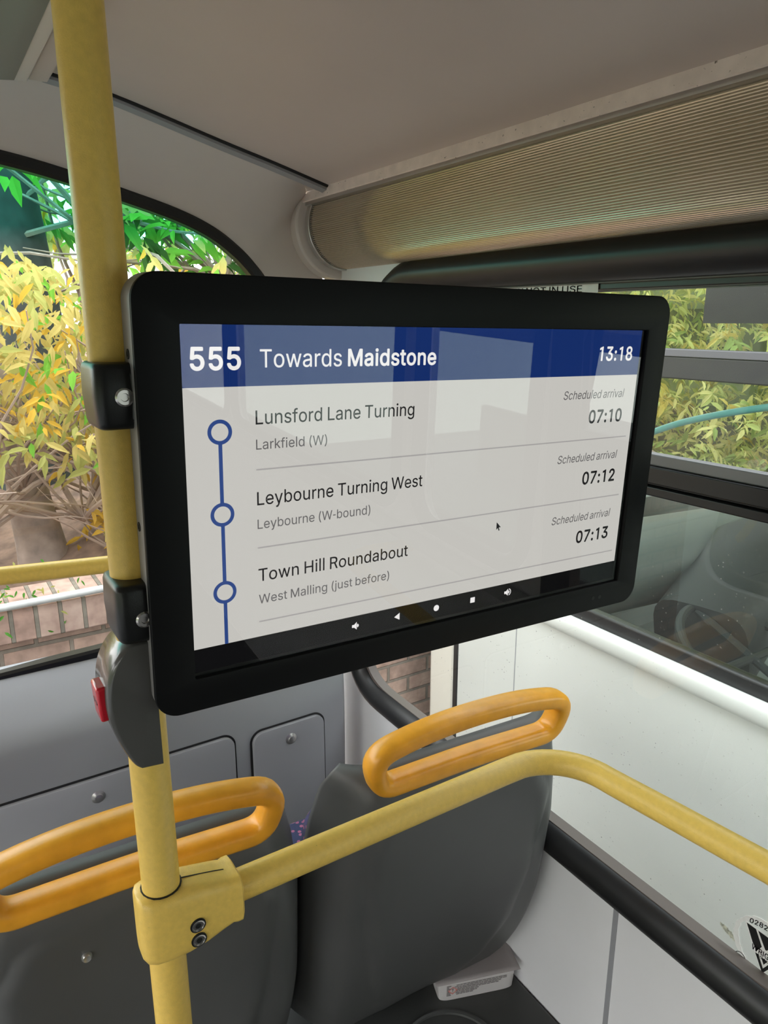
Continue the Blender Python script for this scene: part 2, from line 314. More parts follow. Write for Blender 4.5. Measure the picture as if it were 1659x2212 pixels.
# ------------------------------------------------------------------ lettering: glyph outlines
GL = [
(40, 273, [[89, 207, 90, 244, 94, 283, 101, 324, 109, 364, 119, 403, 132, 441, 145, 477, 160, 510, 177, 539, 236, 539, 219, 503, 204, 466, 191, 428, 179, 390, 169, 351, 161, 313, 156, 276, 152, 241, 151, 207, 152, 176, 155, 145, 160, 115, 167, 83, 177, 50, 188, 16, 202, -19, 218, -57, 236, -96, 177, -96, 160, -66, 145, -36, 132, -6, 121, 24, 111, 55, 103, 85, 97, 116, 93, 146, 90, 176]]),
(41, 273, [[37, -96, 56, -56, 72, -18, 86, 18, 97, 52, 106, 85, 113, 116, 118, 147, 121, 177, 122, 207, 121, 241, 117, 276, 112, 313, 104, 351, 94, 390, 82, 428, 69, 466, 54, 503, 37, 539, 97, 539, 113, 510, 128, 477, 142, 441, 154, 403, 164, 364, 173, 323, 179, 283, 183, 244, 184, 207, 183, 176, 180, 145, 176, 115, 170, 84, 161, 53, 152, 23, 140, -7, 127, -37, 113, -67, 97, -96]]),
(45, 453, [[337, 244, 337, 188, 114, 188, 114, 244]]),
(48, 453, [[227, -7, 191, -3, 158, 7, 130, 24, 105, 48, 85, 77, 69, 113, 57, 155, 50, 202, 48, 254, 50, 306, 57, 353, 69, 395, 85, 431, 106, 461, 130, 484, 159, 502, 191, 512, 227, 516, 262, 512, 295, 502, 323, 484, 348, 461, 368, 431, 384, 395, 396, 353, 403, 306, 405, 254, 403, 202, 396, 155, 384, 113, 368, 77, 348, 48, 323, 24, 295, 7, 263, -3], [227, 50, 250, 52, 271, 60, 290, 74, 306, 92, 320, 116, 330, 144, 338, 176, 342, 213, 344, 254, 342, 295, 338, 332, 330, 365, 320, 393, 306, 416, 290, 435, 271, 449, 250, 457, 227, 460, 203, 457, 182, 449, 163, 435, 147, 416, 134, 393, 123, 365, 115, 332, 111, 295, 109, 254, 111, 213, 115, 176, 123, 144, 134, 116, 147, 92, 163, 74, 182, 60, 203, 52]]),
(50, 453, [[64, 0, 64, 47, 234, 229, 252, 248, 268, 266, 282, 282, 294, 298, 303, 312, 311, 327, 316, 341, 319, 356, 320, 371, 319, 389, 315, 405, 308, 419, 298, 431, 287, 441, 273, 449, 258, 455, 241, 458, 224, 460, 205, 458, 188, 454, 172, 447, 159, 438, 148, 427, 139, 413, 132, 398, 128, 381, 127, 362, 66, 362, 68, 391, 75, 418, 86, 442, 102, 464, 121, 482, 143, 496, 168, 507, 196, 513, 225, 516, 254, 513, 281, 507, 306, 497, 328, 482, 346, 465, 361, 445, 372, 423, 379, 398, 381, 372, 380, 354, 377, 336, 371, 318, 363, 299, 351, 280, 336, 259, 317, 235, 294, 209, 267, 180, 153, 60, 153, 57, 389, 57, 389, 0]]),
(51, 453, [[218, -7, 188, -5, 159, 1, 133, 10, 108, 22, 88, 38, 70, 57, 57, 79, 48, 104, 44, 132, 109, 132, 112, 115, 118, 100, 126, 87, 137, 76, 150, 66, 165, 59, 182, 54, 200, 51, 219, 50, 239, 51, 258, 55, 275, 61, 291, 69, 304, 80, 315, 93, 323, 108, 328, 125, 329, 145, 328, 163, 323, 180, 316, 196, 306, 211, 292, 223, 275, 234, 254, 241, 229, 246, 201, 248, 157, 248, 157, 299, 288, 448, 288, 452, 70, 452, 70, 509, 372, 509, 372, 461, 211, 278, 211, 289, 247, 290, 279, 286, 308, 276, 333, 262, 354, 244, 371, 222, 383, 198, 391, 173, 393, 145, 390, 116, 383, 90, 370, 66, 354, 45, 333, 27, 309, 12, 281, 2, 251, -5]]),
(53, 453, [[221, -7, 192, -5, 165, 1, 140, 11, 118, 25, 99, 41, 83, 60, 71, 82, 63, 105, 60, 130, 122, 130, 125, 115, 130, 102, 138, 89, 148, 78, 160, 68, 173, 60, 188, 54, 204, 51, 221, 50, 241, 51, 259, 56, 276, 64, 291, 75, 304, 89, 314, 104, 322, 122, 326, 141, 328, 162, 326, 183, 321, 203, 314, 221, 303, 237, 290, 251, 275, 262, 257, 270, 238, 275, 218, 277, 201, 276, 184, 273, 167, 268, 152, 262, 139, 255, 128, 246, 67, 253, 96, 509, 366, 509, 366, 452, 151, 452, 134, 301, 136, 301, 148, 311, 162, 318, 178, 325, 194, 330, 212, 333, 229, 334, 252, 332, 274, 328, 294, 321, 313, 311, 330, 299, 345, 285, 358, 269, 370, 251, 379, 231, 386, 210, 390, 187, 391, 163, 388, 132, 381, 102, 369, 76, 352, 52, 332, 32, 309, 15, 282, 3, 253, -4]]),
(54, 453, [[226, -7, 196, -4, 168, 3, 142, 15, 119, 31, 100, 51, 84, 74, 73, 101, 66, 130, 64, 162, 65, 187, 71, 212, 80, 239, 93, 268, 112, 302, 137, 340, 252, 509, 322, 509, 151, 261, 145, 261, 151, 270, 157, 279, 165, 288, 174, 295, 184, 302, 196, 307, 208, 311, 221, 313, 235, 314, 265, 312, 291, 305, 316, 295, 337, 280, 355, 262, 370, 240, 380, 215, 387, 187, 389, 157, 387, 127, 379, 98, 368, 73, 352, 50, 333, 30, 310, 14, 284, 3, 257, -4], [226, 48, 245, 50, 263, 55, 279, 63, 293, 73, 304, 86, 314, 101, 322, 119, 326, 137, 327, 157, 326, 178, 322, 196, 314, 213, 304, 228, 293, 241, 279, 251, 263, 259, 245, 264, 226, 265, 207, 264, 190, 259, 174, 252, 160, 241, 148, 229, 138, 214, 131, 197, 126, 179, 125, 158, 126, 138, 131, 119, 138, 102, 148, 86, 160, 73, 174, 63, 190, 55, 207, 50]]),
(55, 453, [[97, 0, 323, 448, 323, 452, 62, 452, 62, 509, 391, 509, 391, 449, 165, 0]]),
(56, 453, [[226, -7, 193, -5, 163, 1, 136, 11, 111, 25, 91, 42, 74, 62, 62, 84, 54, 109, 52, 135, 53, 156, 58, 176, 65, 195, 75, 212, 87, 228, 101, 241, 117, 252, 134, 260, 153, 265, 153, 267, 129, 276, 109, 289, 93, 308, 80, 330, 73, 354, 70, 380, 73, 405, 79, 429, 90, 450, 106, 469, 124, 485, 146, 498, 170, 508, 197, 514, 226, 516, 255, 514, 282, 508, 306, 498, 328, 485, 346, 469, 361, 450, 373, 429, 379, 405, 382, 380, 379, 354, 372, 330, 359, 308, 343, 289, 323, 276, 300, 267, 300, 265, 319, 260, 335, 252, 351, 241, 365, 228, 377, 212, 387, 195, 395, 176, 399, 156, 401, 135, 398, 109, 391, 84, 378, 62, 362, 42, 341, 25, 317, 11, 289, 1, 259, -5], [226, 49, 248, 50, 267, 54, 285, 60, 300, 69, 313, 79, 323, 91, 331, 106, 335, 121, 337, 139, 335, 157, 330, 173, 322, 189, 312, 202, 298, 213, 283, 223, 265, 230, 247, 234, 226, 235, 206, 234, 187, 230, 169, 223, 154, 213, 140, 202, 130, 189, 122, 173, 117, 157, 115, 139, 117, 121, 121, 106, 129, 91, 139, 79, 152, 69, 167, 60, 185, 54, 205, 50], [226, 290, 244, 291, 260, 294, 274, 300, 287, 308, 298, 318, 307, 330, 314, 344, 318, 359, 319, 376, 318, 392, 314, 407, 308, 420, 299, 432, 288, 442, 275, 449, 260, 455, 244, 459, 226, 460, 208, 459, 192, 455, 177, 449, 164, 442, 153, 432, 145, 420, 138, 407, 134, 392, 133, 376, 134, 359, 138, 344, 145, 330, 154, 318, 165, 308, 178, 300, 193, 294, 209, 291]]),
(58, 188, [[95, -4, 83, -3, 73, 1, 63, 9, 55, 18, 51, 29, 50, 41, 51, 53, 55, 64, 63, 73, 73, 81, 83, 85, 95, 87, 107, 85, 118, 81, 128, 73, 135, 64, 140, 53, 141, 41, 140, 29, 135, 18, 128, 9, 118, 1, 107, -3], [95, 271, 83, 272, 73, 277, 63, 284, 55, 294, 51, 304, 50, 316, 51, 328, 55, 339, 63, 349, 73, 356, 83, 360, 95, 362, 107, 360, 118, 356, 128, 349, 135, 339, 140, 328, 141, 316, 140, 304, 135, 294, 128, 284, 118, 277, 107, 272]]),
(65, 480, [[16, 0, 201, 509, 276, 509, 463, 0, 395, 0, 287, 302, 280, 323, 272, 346, 264, 372, 255, 402, 244, 438, 232, 478, 245, 478, 233, 437, 222, 402, 213, 371, 204, 345, 197, 322, 191, 302, 85, 0], [110, 142, 110, 199, 370, 199, 370, 142]]),
(67, 510, [[267, -7, 225, -3, 186, 7, 150, 25, 119, 49, 92, 79, 70, 115, 53, 157, 44, 203, 40, 254, 44, 305, 53, 352, 70, 393, 92, 429, 119, 459, 150, 484, 186, 501, 225, 512, 267, 516, 293, 514, 317, 511, 340, 504, 362, 496, 383, 485, 402, 471, 419, 456, 435, 438, 448, 418, 459, 397, 467, 373, 473, 348, 408, 348, 404, 365, 397, 380, 389, 395, 380, 407, 369, 418, 357, 428, 344, 437, 330, 444, 315, 449, 300, 453, 284, 455, 267, 456, 237, 453, 209, 445, 184, 432, 161, 414, 141, 391, 125, 364, 113, 332, 106, 295, 103, 254, 106, 213, 113, 177, 125, 145, 141, 117, 161, 94, 184, 76, 210, 63, 237, 56, 267, 53, 284, 54, 300, 56, 315, 60, 330, 65, 344, 72, 357, 81, 369, 90, 380, 102, 389, 114, 397, 128, 404, 144, 408, 160, 473, 160, 467, 135, 459, 112, 448, 91, 435, 71, 420, 53, 402, 38, 383, 24, 363, 13, 341, 5, 317, -2, 293, -6]]),
(68, 503, [[219, 0, 96, 0, 96, 57, 215, 57, 254, 60, 288, 68, 318, 81, 343, 99, 363, 122, 379, 149, 390, 181, 397, 216, 399, 255, 397, 294, 390, 329, 379, 361, 364, 388, 344, 410, 320, 428, 291, 441, 258, 449, 221, 452, 93, 452, 93, 509, 225, 509, 273, 505, 315, 495, 353, 478, 385, 455, 412, 426, 433, 391, 449, 351, 458, 306, 462, 255, 458, 205, 449, 159, 433, 119, 411, 83, 384, 54, 351, 31, 312, 14, 268, 3], [125, 509, 125, 0, 60, 0, 60, 509]]),
(69, 419, [[60, 0, 60, 509, 372, 509, 372, 452, 125, 452, 125, 286, 355, 286, 355, 229, 125, 229, 125, 57, 375, 57, 375, 0]]),
(71, 521, [[269, -7, 225, -3, 185, 7, 149, 25, 118, 49, 91, 79, 69, 116, 53, 157, 43, 203, 40, 254, 43, 305, 53, 352, 69, 393, 91, 429, 117, 459, 149, 484, 184, 501, 223, 512, 265, 516, 291, 514, 316, 510, 340, 504, 363, 494, 384, 483, 403, 469, 421, 453, 436, 436, 449, 416, 460, 395, 468, 373, 474, 349, 408, 349, 402, 365, 395, 379, 387, 393, 378, 406, 368, 417, 356, 427, 344, 436, 330, 443, 315, 448, 300, 453, 283, 455, 265, 456, 236, 453, 209, 445, 183, 432, 160, 414, 141, 392, 125, 364, 113, 332, 106, 295, 103, 254, 106, 213, 113, 177, 125, 145, 141, 117, 161, 95, 184, 76, 210, 63, 238, 56, 269, 53, 296, 55, 322, 61, 345, 71, 365, 85, 382, 102, 396, 123, 407, 147, 413, 173, 415, 202, 434, 199, 283, 199, 283, 256, 478, 256, 478, 200, 475, 160, 466, 124, 451, 91, 431, 62, 406, 38, 377, 19, 344, 5, 308, -4]]),
(72, 517, [[60, 0, 60, 509, 125, 509, 125, 289, 392, 289, 392, 509, 457, 509, 457, 0, 392, 0, 392, 232, 125, 232, 125, 0]]),
(76, 393, [[60, 0, 60, 509, 125, 509, 125, 57, 361, 57, 361, 0]]),
(79, 534, [[267, -7, 225, -3, 186, 7, 150, 25, 119, 49, 92, 79, 70, 115, 53, 157, 44, 203, 40, 254, 44, 305, 53, 352, 70, 393, 92, 429, 119, 459, 150, 484, 186, 501, 225, 512, 267, 516, 309, 512, 348, 501, 384, 484, 415, 459, 442, 429, 464, 393, 480, 352, 490, 305, 493, 254, 490, 203, 480, 157, 464, 115, 442, 79, 415, 49, 384, 25, 348, 7, 309, -3], [267, 53, 296, 55, 324, 63, 349, 76, 372, 94, 392, 116, 408, 144, 420, 176, 428, 213, 430, 254, 428, 295, 420, 332, 408, 365, 392, 392, 372, 415, 349, 433, 324, 446, 296, 453, 267, 456, 237, 453, 210, 445, 184, 433, 161, 415, 142, 392, 125, 364, 113, 332, 106, 295, 103, 254, 106, 213, 113, 176, 125, 144, 142, 117, 161, 94, 184, 76, 210, 63, 237, 55]]),
(80, 445, [[60, 0, 60, 509, 235, 509, 272, 506, 305, 499, 332, 487, 356, 471, 375, 452, 390, 430, 400, 404, 407, 377, 409, 348, 407, 318, 400, 291, 390, 265, 375, 243, 356, 223, 332, 207, 305, 195, 272, 188, 235, 186, 109, 186, 109, 242, 233, 242, 257, 244, 279, 248, 297, 256, 312, 266, 324, 279, 333, 294, 339, 310, 343, 328, 344, 348, 343, 367, 339, 385, 333, 402, 324, 416, 312, 428, 297, 439, 279, 446, 257, 451, 232, 452, 125, 452, 125, 0]]),
(82, 449, [[60, 0, 60, 509, 236, 509, 273, 506, 305, 500, 333, 489, 356, 473, 376, 455, 390, 433, 401, 408, 407, 381, 409, 352, 407, 323, 401, 296, 390, 271, 376, 250, 356, 232, 333, 217, 305, 206, 273, 200, 236, 198, 96, 198, 96, 255, 234, 255, 258, 256, 280, 260, 298, 267, 313, 276, 325, 287, 334, 300, 340, 316, 344, 333, 345, 352, 344, 371, 340, 389, 334, 405, 325, 419, 313, 430, 298, 440, 279, 446, 258, 451, 233, 452, 125, 452, 125, 0], [353, 0, 230, 229, 303, 229, 428, 0]]),
(83, 447, [[224, -9, 188, -7, 156, -1, 128, 9, 102, 23, 81, 40, 64, 60, 51, 83, 42, 109, 38, 137, 104, 137, 108, 118, 114, 102, 123, 88, 136, 76, 150, 66, 166, 59, 185, 53, 204, 50, 224, 49, 246, 50, 267, 54, 286, 60, 303, 69, 317, 79, 329, 92, 338, 106, 344, 122, 346, 139, 344, 154, 340, 168, 332, 179, 322, 189, 310, 197, 296, 205, 280, 211, 263, 217, 245, 222, 184, 239, 145, 253, 112, 269, 86, 289, 67, 313, 56, 341, 52, 372, 54, 400, 62, 425, 75, 448, 92, 468, 113, 484, 138, 498, 165, 508, 195, 514, 227, 516, 259, 514, 289, 508, 316, 498, 340, 484, 360, 468, 377, 449, 390, 427, 398, 403, 401, 378, 337, 378, 332, 402, 320, 421, 302, 437, 280, 449, 254, 456, 225, 459, 204, 457, 185, 454, 167, 448, 152, 440, 139, 430, 129, 418, 121, 405, 117, 391, 115, 376, 117, 359, 122, 345, 131, 334, 142, 324, 155, 315, 169, 308, 184, 302, 198, 297, 212, 293, 264, 279, 279, 275, 295, 270, 312, 264, 328, 256, 344, 248, 359, 238, 372, 226, 384, 213, 395, 198, 402, 180, 407, 161, 408, 139, 406, 112, 399, 87, 386, 64, 370, 43, 349, 25, 323, 11, 294, 0, 261, -7]]),
(84, 449, [[32, 452, 32, 509, 417, 509, 417, 452, 257, 452, 257, 0, 193, 0, 193, 452]]),
(85, 518, [[259, -8, 220, -6, 186, 2, 154, 15, 126, 33, 103, 55, 85, 80, 71, 108, 63, 140, 60, 173, 60, 509, 124, 509, 124, 178, 126, 155, 132, 133, 141, 113, 153, 95, 169, 80, 187, 68, 208, 59, 232, 53, 259, 52, 285, 53, 309, 59, 331, 68, 349, 80, 364, 95, 377, 113, 385, 133, 391, 155, 393, 178, 393, 509, 457, 509, 457, 173, 454, 140, 446, 108, 433, 80, 414, 55, 391, 33, 363, 15, 332, 2, 297, -6]]),
(97, 390, [[160, -9, 137, -7, 115, -3, 94, 5, 76, 15, 60, 29, 48, 45, 38, 63, 32, 84, 30, 108, 32, 128, 36, 146, 43, 161, 53, 174, 64, 184, 78, 193, 92, 200, 108, 206, 125, 211, 143, 214, 161, 217, 178, 220, 200, 223, 218, 225, 234, 227, 247, 229, 257, 231, 265, 235, 271, 240, 274, 246, 276, 255, 276, 257, 275, 272, 272, 285, 267, 297, 260, 307, 251, 315, 240, 322, 227, 327, 212, 330, 196, 331, 178, 330, 163, 327, 149, 322, 137, 316, 127, 309, 118, 301, 110, 292, 104, 283, 100, 274, 41, 291, 51, 313, 64, 331, 79, 346, 95, 358, 114, 368, 133, 375, 153, 380, 173, 383, 194, 384, 208, 384, 223, 382, 239, 379, 255, 375, 271, 369, 286, 360, 300, 350, 312, 336, 322, 320, 330, 301, 335, 278, 337, 251, 337, 0, 277, 0, 277, 52, 272, 52, 267, 43, 260, 34, 252, 25, 242, 16, 229, 8, 215, 1, 199, -4, 181, -7], [170, 45, 192, 47, 211, 51, 228, 59, 242, 68, 254, 80, 263, 93, 270, 108, 274, 122, 276, 138, 276, 190, 272, 187, 267, 184, 259, 182, 251, 180, 241, 178, 231, 176, 221, 174, 210, 173, 200, 171, 175, 168, 161, 166, 147, 163, 134, 159, 122, 153, 112, 147, 103, 139, 97, 130, 93, 118, 92, 105, 93, 93, 96, 82, 102, 72, 109, 64, 119, 57, 130, 52, 142, 48, 156, 46]]),
(98, 425, [[229, -8, 208, -7, 189, -3, 172, 4, 159, 12, 147, 21, 138, 31, 130, 41, 123, 50, 118, 59, 112, 59, 112, 0, 53, 0, 53, 509, 114, 509, 114, 319, 118, 319, 123, 327, 130, 336, 137, 346, 147, 355, 158, 364, 171, 373, 188, 379, 207, 383, 229, 384, 259, 382, 287, 374, 313, 361, 335, 342, 354, 320, 370, 293, 381, 261, 388, 227, 390, 189, 388, 151, 381, 116, 370, 84, 355, 57, 336, 34, 313, 16, 288, 3, 260, -6], [220, 47, 242, 49, 262, 55, 279, 66, 294, 80, 306, 97, 316, 117, 323, 139, 327, 163, 328, 189, 327, 215, 323, 239, 316, 261, 307, 281, 295, 298, 280, 311, 262, 322, 243, 328, 220, 330, 198, 328, 178, 322, 161, 312, 147, 299, 134, 282, 125, 263, 118, 241, 114, 216, 113, 189, 114, 162, 118, 138, 125, 115, 135, 95, 147, 78, 162, 65, 179, 55, 198, 49]]),
(99, 396, [[207, -8, 174, -5, 144, 3, 117, 16, 93, 35, 72, 58, 56, 85, 44, 116, 37, 150, 34, 187, 37, 225, 44, 260, 56, 291, 72, 318, 93, 341, 117, 360, 144, 374, 174, 382, 207, 384, 226, 384, 243, 381, 260, 377, 276, 371, 291, 364, 305, 356, 318, 346, 330, 335, 340, 322, 349, 308, 356, 293, 362, 277, 303, 262, 300, 272, 295, 281, 290, 289, 284, 297, 278, 304, 270, 311, 261, 316, 252, 321, 242, 325, 231, 328, 220, 329, 207, 330, 184, 328, 163, 321, 145, 310, 130, 296, 118, 278, 108, 258, 102, 236, 98, 212, 96, 187, 98, 163, 102, 139, 108, 117, 118, 97, 130, 80, 145, 66, 163, 55, 184, 49, 207, 46, 220, 47, 232, 49, 243, 52, 253, 55, 262, 60, 271, 66, 279, 73, 285, 80, 292, 89, 297, 98, 301, 107, 304, 117, 363, 102, 357, 86, 350, 70, 341, 56, 331, 43, 319, 32, 306, 21, 292, 12, 277, 5, 261, -1, 244, -5, 226, -7]]),
(100, 425, [[195, -8, 165, -6, 137, 3, 111, 16, 89, 34, 70, 57, 55, 84, 43, 116, 36, 151, 34, 189, 36, 227, 43, 261, 55, 293, 70, 320, 89, 342, 112, 361, 137, 374, 165, 382, 196, 384, 218, 383, 237, 379, 253, 373, 267, 364, 278, 355, 287, 346, 295, 336, 301, 327, 306, 319, 311, 319, 311, 509, 372, 509, 372, 0, 313, 0, 313, 59, 307, 59, 301, 50, 295, 41, 287, 31, 277, 21, 266, 12, 252, 4, 236, -3, 217, -7], [205, 47, 226, 49, 246, 55, 263, 65, 278, 78, 290, 95, 299, 115, 306, 138, 310, 162, 312, 189, 310, 216, 306, 241, 300, 263, 290, 282, 278, 299, 263, 312, 246, 322, 227, 328, 205, 330, 182, 328, 162, 322, 145, 311, 130, 298, 118, 281, 108, 261, 102, 239, 98, 215, 96, 189, 98, 163, 102, 139, 109, 117, 118, 97, 130, 80, 145, 66, 162, 55, 182, 49]]),
(101, 404, [[212, -8, 177, -5, 145, 3, 117, 16, 92, 35, 72, 58, 56, 85, 44, 116, 37, 150, 34, 187, 36, 224, 44, 258, 55, 290, 71, 317, 91, 340, 115, 359, 142, 373, 172, 382, 205, 384, 226, 383, 246, 380, 266, 374, 285, 366, 303, 355, 319, 341, 334, 324, 347, 305, 357, 282, 365, 256, 370, 227, 371, 194, 371, 169, 75, 169, 75, 221, 338, 221, 310, 202, 308, 226, 304, 248, 298, 269, 288, 286, 277, 301, 263, 314, 246, 323, 227, 328, 205, 330, 183, 328, 164, 323, 146, 313, 131, 301, 119, 286, 109, 270, 102, 251, 97, 231, 96, 211, 96, 178, 98, 151, 102, 127, 110, 106, 121, 88, 135, 73, 151, 61, 169, 53, 190, 48, 212, 46, 227, 47, 241, 49, 254, 53, 265, 58, 276, 65, 285, 73, 294, 82, 300, 93, 306, 105, 365, 91, 358, 72, 348, 55, 335, 39, 320, 26, 302, 14, 283, 4, 261, -3, 237, -7]]),
(102, 254, [[228, 379, 228, 327, 6, 327, 6, 379], [81, 0, 81, 432, 82, 452, 87, 470, 96, 486, 107, 499, 120, 510, 135, 519, 152, 525, 169, 529, 187, 530, 201, 530, 212, 529, 222, 527, 231, 525, 238, 523, 243, 521, 227, 468, 224, 470, 220, 471, 215, 472, 209, 473, 202, 474, 195, 474, 178, 472, 164, 468, 154, 460, 147, 449, 143, 435, 142, 419, 142, 0]]),
(103, 425, [[207, -151, 180, -149, 156, -146, 134, -140, 114, -132, 97, -122, 82, -110, 70, -97, 59, -84, 51, -69, 101, -41, 107, -49, 114, -57, 122, -66, 131, -74, 142, -82, 154, -88, 169, -93, 187, -96, 207, -97, 236, -95, 261, -87, 282, -75, 298, -58, 308, -34, 311, -6, 311, 68, 306, 68, 301, 60, 294, 51, 287, 41, 277, 32, 266, 23, 252, 16, 236, 10, 217, 6, 195, 5, 165, 7, 138, 14, 113, 27, 90, 43, 71, 65, 55, 90, 43, 120, 36, 154, 34, 191, 36, 229, 43, 263, 55, 293, 71, 320, 90, 342, 112, 361, 138, 374, 166, 382, 196, 384, 218, 383, 237, 379, 253, 373, 267, 365, 279, 356, 288, 346, 296, 336, 302, 327, 308, 319, 313, 319, 313, 379, 372, 379, 372, -9, 370, -40, 363, -67, 350, -90, 334, -109, 314, -124, 291, -136, 265, -144, 237, -149], [205, 59, 227, 61, 246, 66, 264, 75, 278, 87, 290, 103, 300, 121, 307, 142, 311, 166, 312, 193, 311, 219, 307, 242, 300, 264, 291, 283, 279, 299, 264, 312, 247, 322, 227, 328, 205, 330, 182, 328, 163, 322, 145, 312, 130, 298, 118, 282, 109, 262, 102, 241, 98, 218, 96, 193, 98, 167, 102, 144, 109, 123, 118, 104, 131, 88, 145, 76, 163, 66, 183, 61]]),
(104, 410, [[114, 227, 114, 0, 53, 0, 53, 509, 114, 509, 114, 287, 102, 287, 116, 319, 132, 344, 152, 362, 175, 374, 200, 382, 227, 384, 252, 383, 275, 377, 295, 369, 313, 356, 328, 340, 341, 321, 350, 298, 355, 271, 357, 240, 357, 0, 296, 0, 296, 235, 293, 263, 286, 286, 273, 304, 256, 318, 235, 326, 210, 329, 192, 328, 176, 324, 161, 317, 147, 308, 136, 297, 126, 283, 119, 266, 115, 248]]),
(105, 167, [[53, 0, 53, 379, 114, 379, 114, 0], [84, 443, 73, 444, 63, 448, 54, 455, 47, 463, 43, 472, 41, 483, 43, 494, 47, 504, 54, 512, 63, 518, 73, 522, 84, 524, 95, 522, 105, 518, 114, 512, 121, 504, 125, 494, 126, 483, 125, 472, 121, 463, 114, 455, 105, 448, 95, 444]]),
(106, 167, [[53, 379, 114, 379, 114, -30, 112, -52, 108, -72, 102, -90, 92, -106, 80, -119, 65, -129, 47, -137, 27, -141, 4, -143, -10, -143, -10, -87, 2, -87, 18, -85, 31, -80, 40, -72, 47, -61, 51, -46, 53, -29], [83, 443, 72, 444, 62, 448, 53, 455, 47, 463, 42, 472, 41, 483, 42, 494, 47, 504, 53, 512, 62, 518, 72, 522, 83, 524, 95, 522, 105, 518, 114, 512, 120, 504, 125, 494, 126, 483, 125, 472, 120, 463, 114, 455, 105, 448, 95, 444]]),
(107, 381, [[110, 137, 110, 212, 121, 212, 284, 379, 360, 379, 184, 199, 177, 199], [53, 0, 53, 509, 114, 509, 114, 0], [294, 0, 148, 186, 191, 229, 372, 0]]),
(110, 410, [[114, 227, 114, 0, 53, 0, 53, 379, 112, 379, 112, 287, 102, 287, 116, 319, 132, 344, 152, 362, 175, 374, 200, 382, 227, 384, 252, 383, 275, 377, 295, 369, 313, 356, 328, 340, 341, 321, 350, 298, 355, 271, 357, 240, 357, 0, 296, 0, 296, 235, 293, 263, 286, 286, 273, 304, 256, 318, 235, 326, 210, 329, 192, 328, 176, 324, 161, 317, 147, 308, 136, 297, 126, 283, 119, 266, 115, 248]]),
(111, 416, [[207, -8, 174, -5, 144, 3, 117, 16, 93, 35, 72, 58, 56, 85, 44, 116, 37, 150, 34, 187, 37, 225, 44, 260, 56, 291, 72, 318, 93, 341, 117, 360, 144, 374, 174, 382, 207, 384, 241, 382, 271, 374, 299, 360, 323, 341, 343, 318, 359, 291, 371, 260, 379, 225, 381, 187, 379, 150, 371, 116, 359, 85, 343, 58, 323, 35, 299, 16, 271, 3, 241, -5], [207, 46, 231, 49, 252, 55, 270, 66, 285, 80, 298, 97, 307, 117, 314, 139, 318, 163, 319, 187, 318, 212, 314, 236, 307, 258, 298, 278, 285, 296, 270, 310, 252, 321, 231, 328, 207, 330, 184, 328, 163, 321, 145, 310, 130, 296, 118, 278, 108, 258, 102, 236, 98, 212, 96, 187, 98, 163, 102, 139, 108, 117, 118, 97, 130, 80, 145, 66, 163, 55, 184, 49]]),
(114, 259, [[53, 0, 53, 379, 112, 379, 112, 321, 115, 321, 124, 339, 137, 354, 152, 367, 171, 377, 191, 383, 213, 385, 218, 385, 223, 385, 229, 384, 243, 384, 243, 322, 241, 323, 236, 324, 230, 324, 223, 325, 215, 326, 207, 326, 190, 324, 174, 321, 159, 315, 146, 306, 135, 296, 126, 284, 119, 269, 115, 254, 114, 237, 114, 0]]),
(115, 365, [[182, -8, 157, -7, 133, -3, 112, 3, 93, 12, 76, 24, 62, 38, 50, 54, 41, 73, 36, 94, 94, 107, 101, 87, 111, 72, 124, 60, 141, 52, 160, 47, 181, 45, 206, 47, 227, 53, 244, 62, 258, 74, 265, 88, 268, 103, 266, 115, 262, 126, 254, 136, 243, 144, 229, 150, 212, 155, 149, 170, 118, 180, 92, 192, 72, 208, 58, 227, 50, 249, 47, 274, 49, 295, 55, 314, 65, 332, 79, 347, 95, 360, 115, 370, 137, 378, 161, 383, 187, 384, 212, 383, 234, 379, 254, 372, 271, 363, 286, 352, 299, 339, 309, 324, 318, 308, 324, 290, 268, 277, 262, 291, 254, 304, 243, 316, 228, 325, 210, 331, 187, 333, 166, 331, 147, 326, 131, 317, 119, 305, 111, 292, 109, 277, 110, 264, 115, 253, 124, 243, 136, 235, 152, 229, 172, 223, 229, 209, 261, 200, 287, 187, 306, 171, 320, 153, 328, 131, 331, 107, 329, 85, 323, 65, 312, 47, 298, 31, 281, 18, 260, 6, 236, -2, 210, -7]]),
(116, 228, [[204, 379, 204, 327, 6, 327, 6, 379], [65, 471, 126, 471, 126, 98, 127, 83, 130, 70, 136, 61, 144, 55, 156, 51, 170, 50, 175, 50, 180, 50, 185, 51, 191, 52, 197, 53, 202, 54, 213, 2, 207, 0, 200, -2, 192, -3, 184, -3, 176, -4, 168, -4, 138, -1, 113, 7, 92, 21, 77, 41, 68, 64, 65, 93]]),
(117, 410, [[182, -5, 158, -3, 135, 2, 115, 11, 97, 23, 82, 39, 69, 59, 60, 82, 54, 109, 53, 139, 53, 379, 114, 379, 114, 144, 116, 117, 124, 94, 137, 75, 154, 61, 175, 53, 200, 50, 218, 51, 234, 55, 249, 62, 263, 71, 274, 83, 283, 97, 290, 113, 295, 132, 296, 153, 296, 379, 357, 379, 357, 0, 298, 0, 298, 92, 307, 92, 294, 60, 277, 35, 257, 17, 234, 5, 209, -3]])]
GLY = {chr(c): (adv, [list(zip(q[::2], q[1::2])) for q in outlines]) for c, adv, outlines in GL}
GLY['I'] = (185, [[(60, 0), (60, 509), (125, 509), (125, 0)]])
GLY['l'] = (168, [[(53, 0), (53, 535), (115, 535), (115, 0)]])
GLY['1'] = (440, [[(220, 0), (220, 436), (120, 400), (120, 456), (274, 512), (284, 512), (284, 0)]])
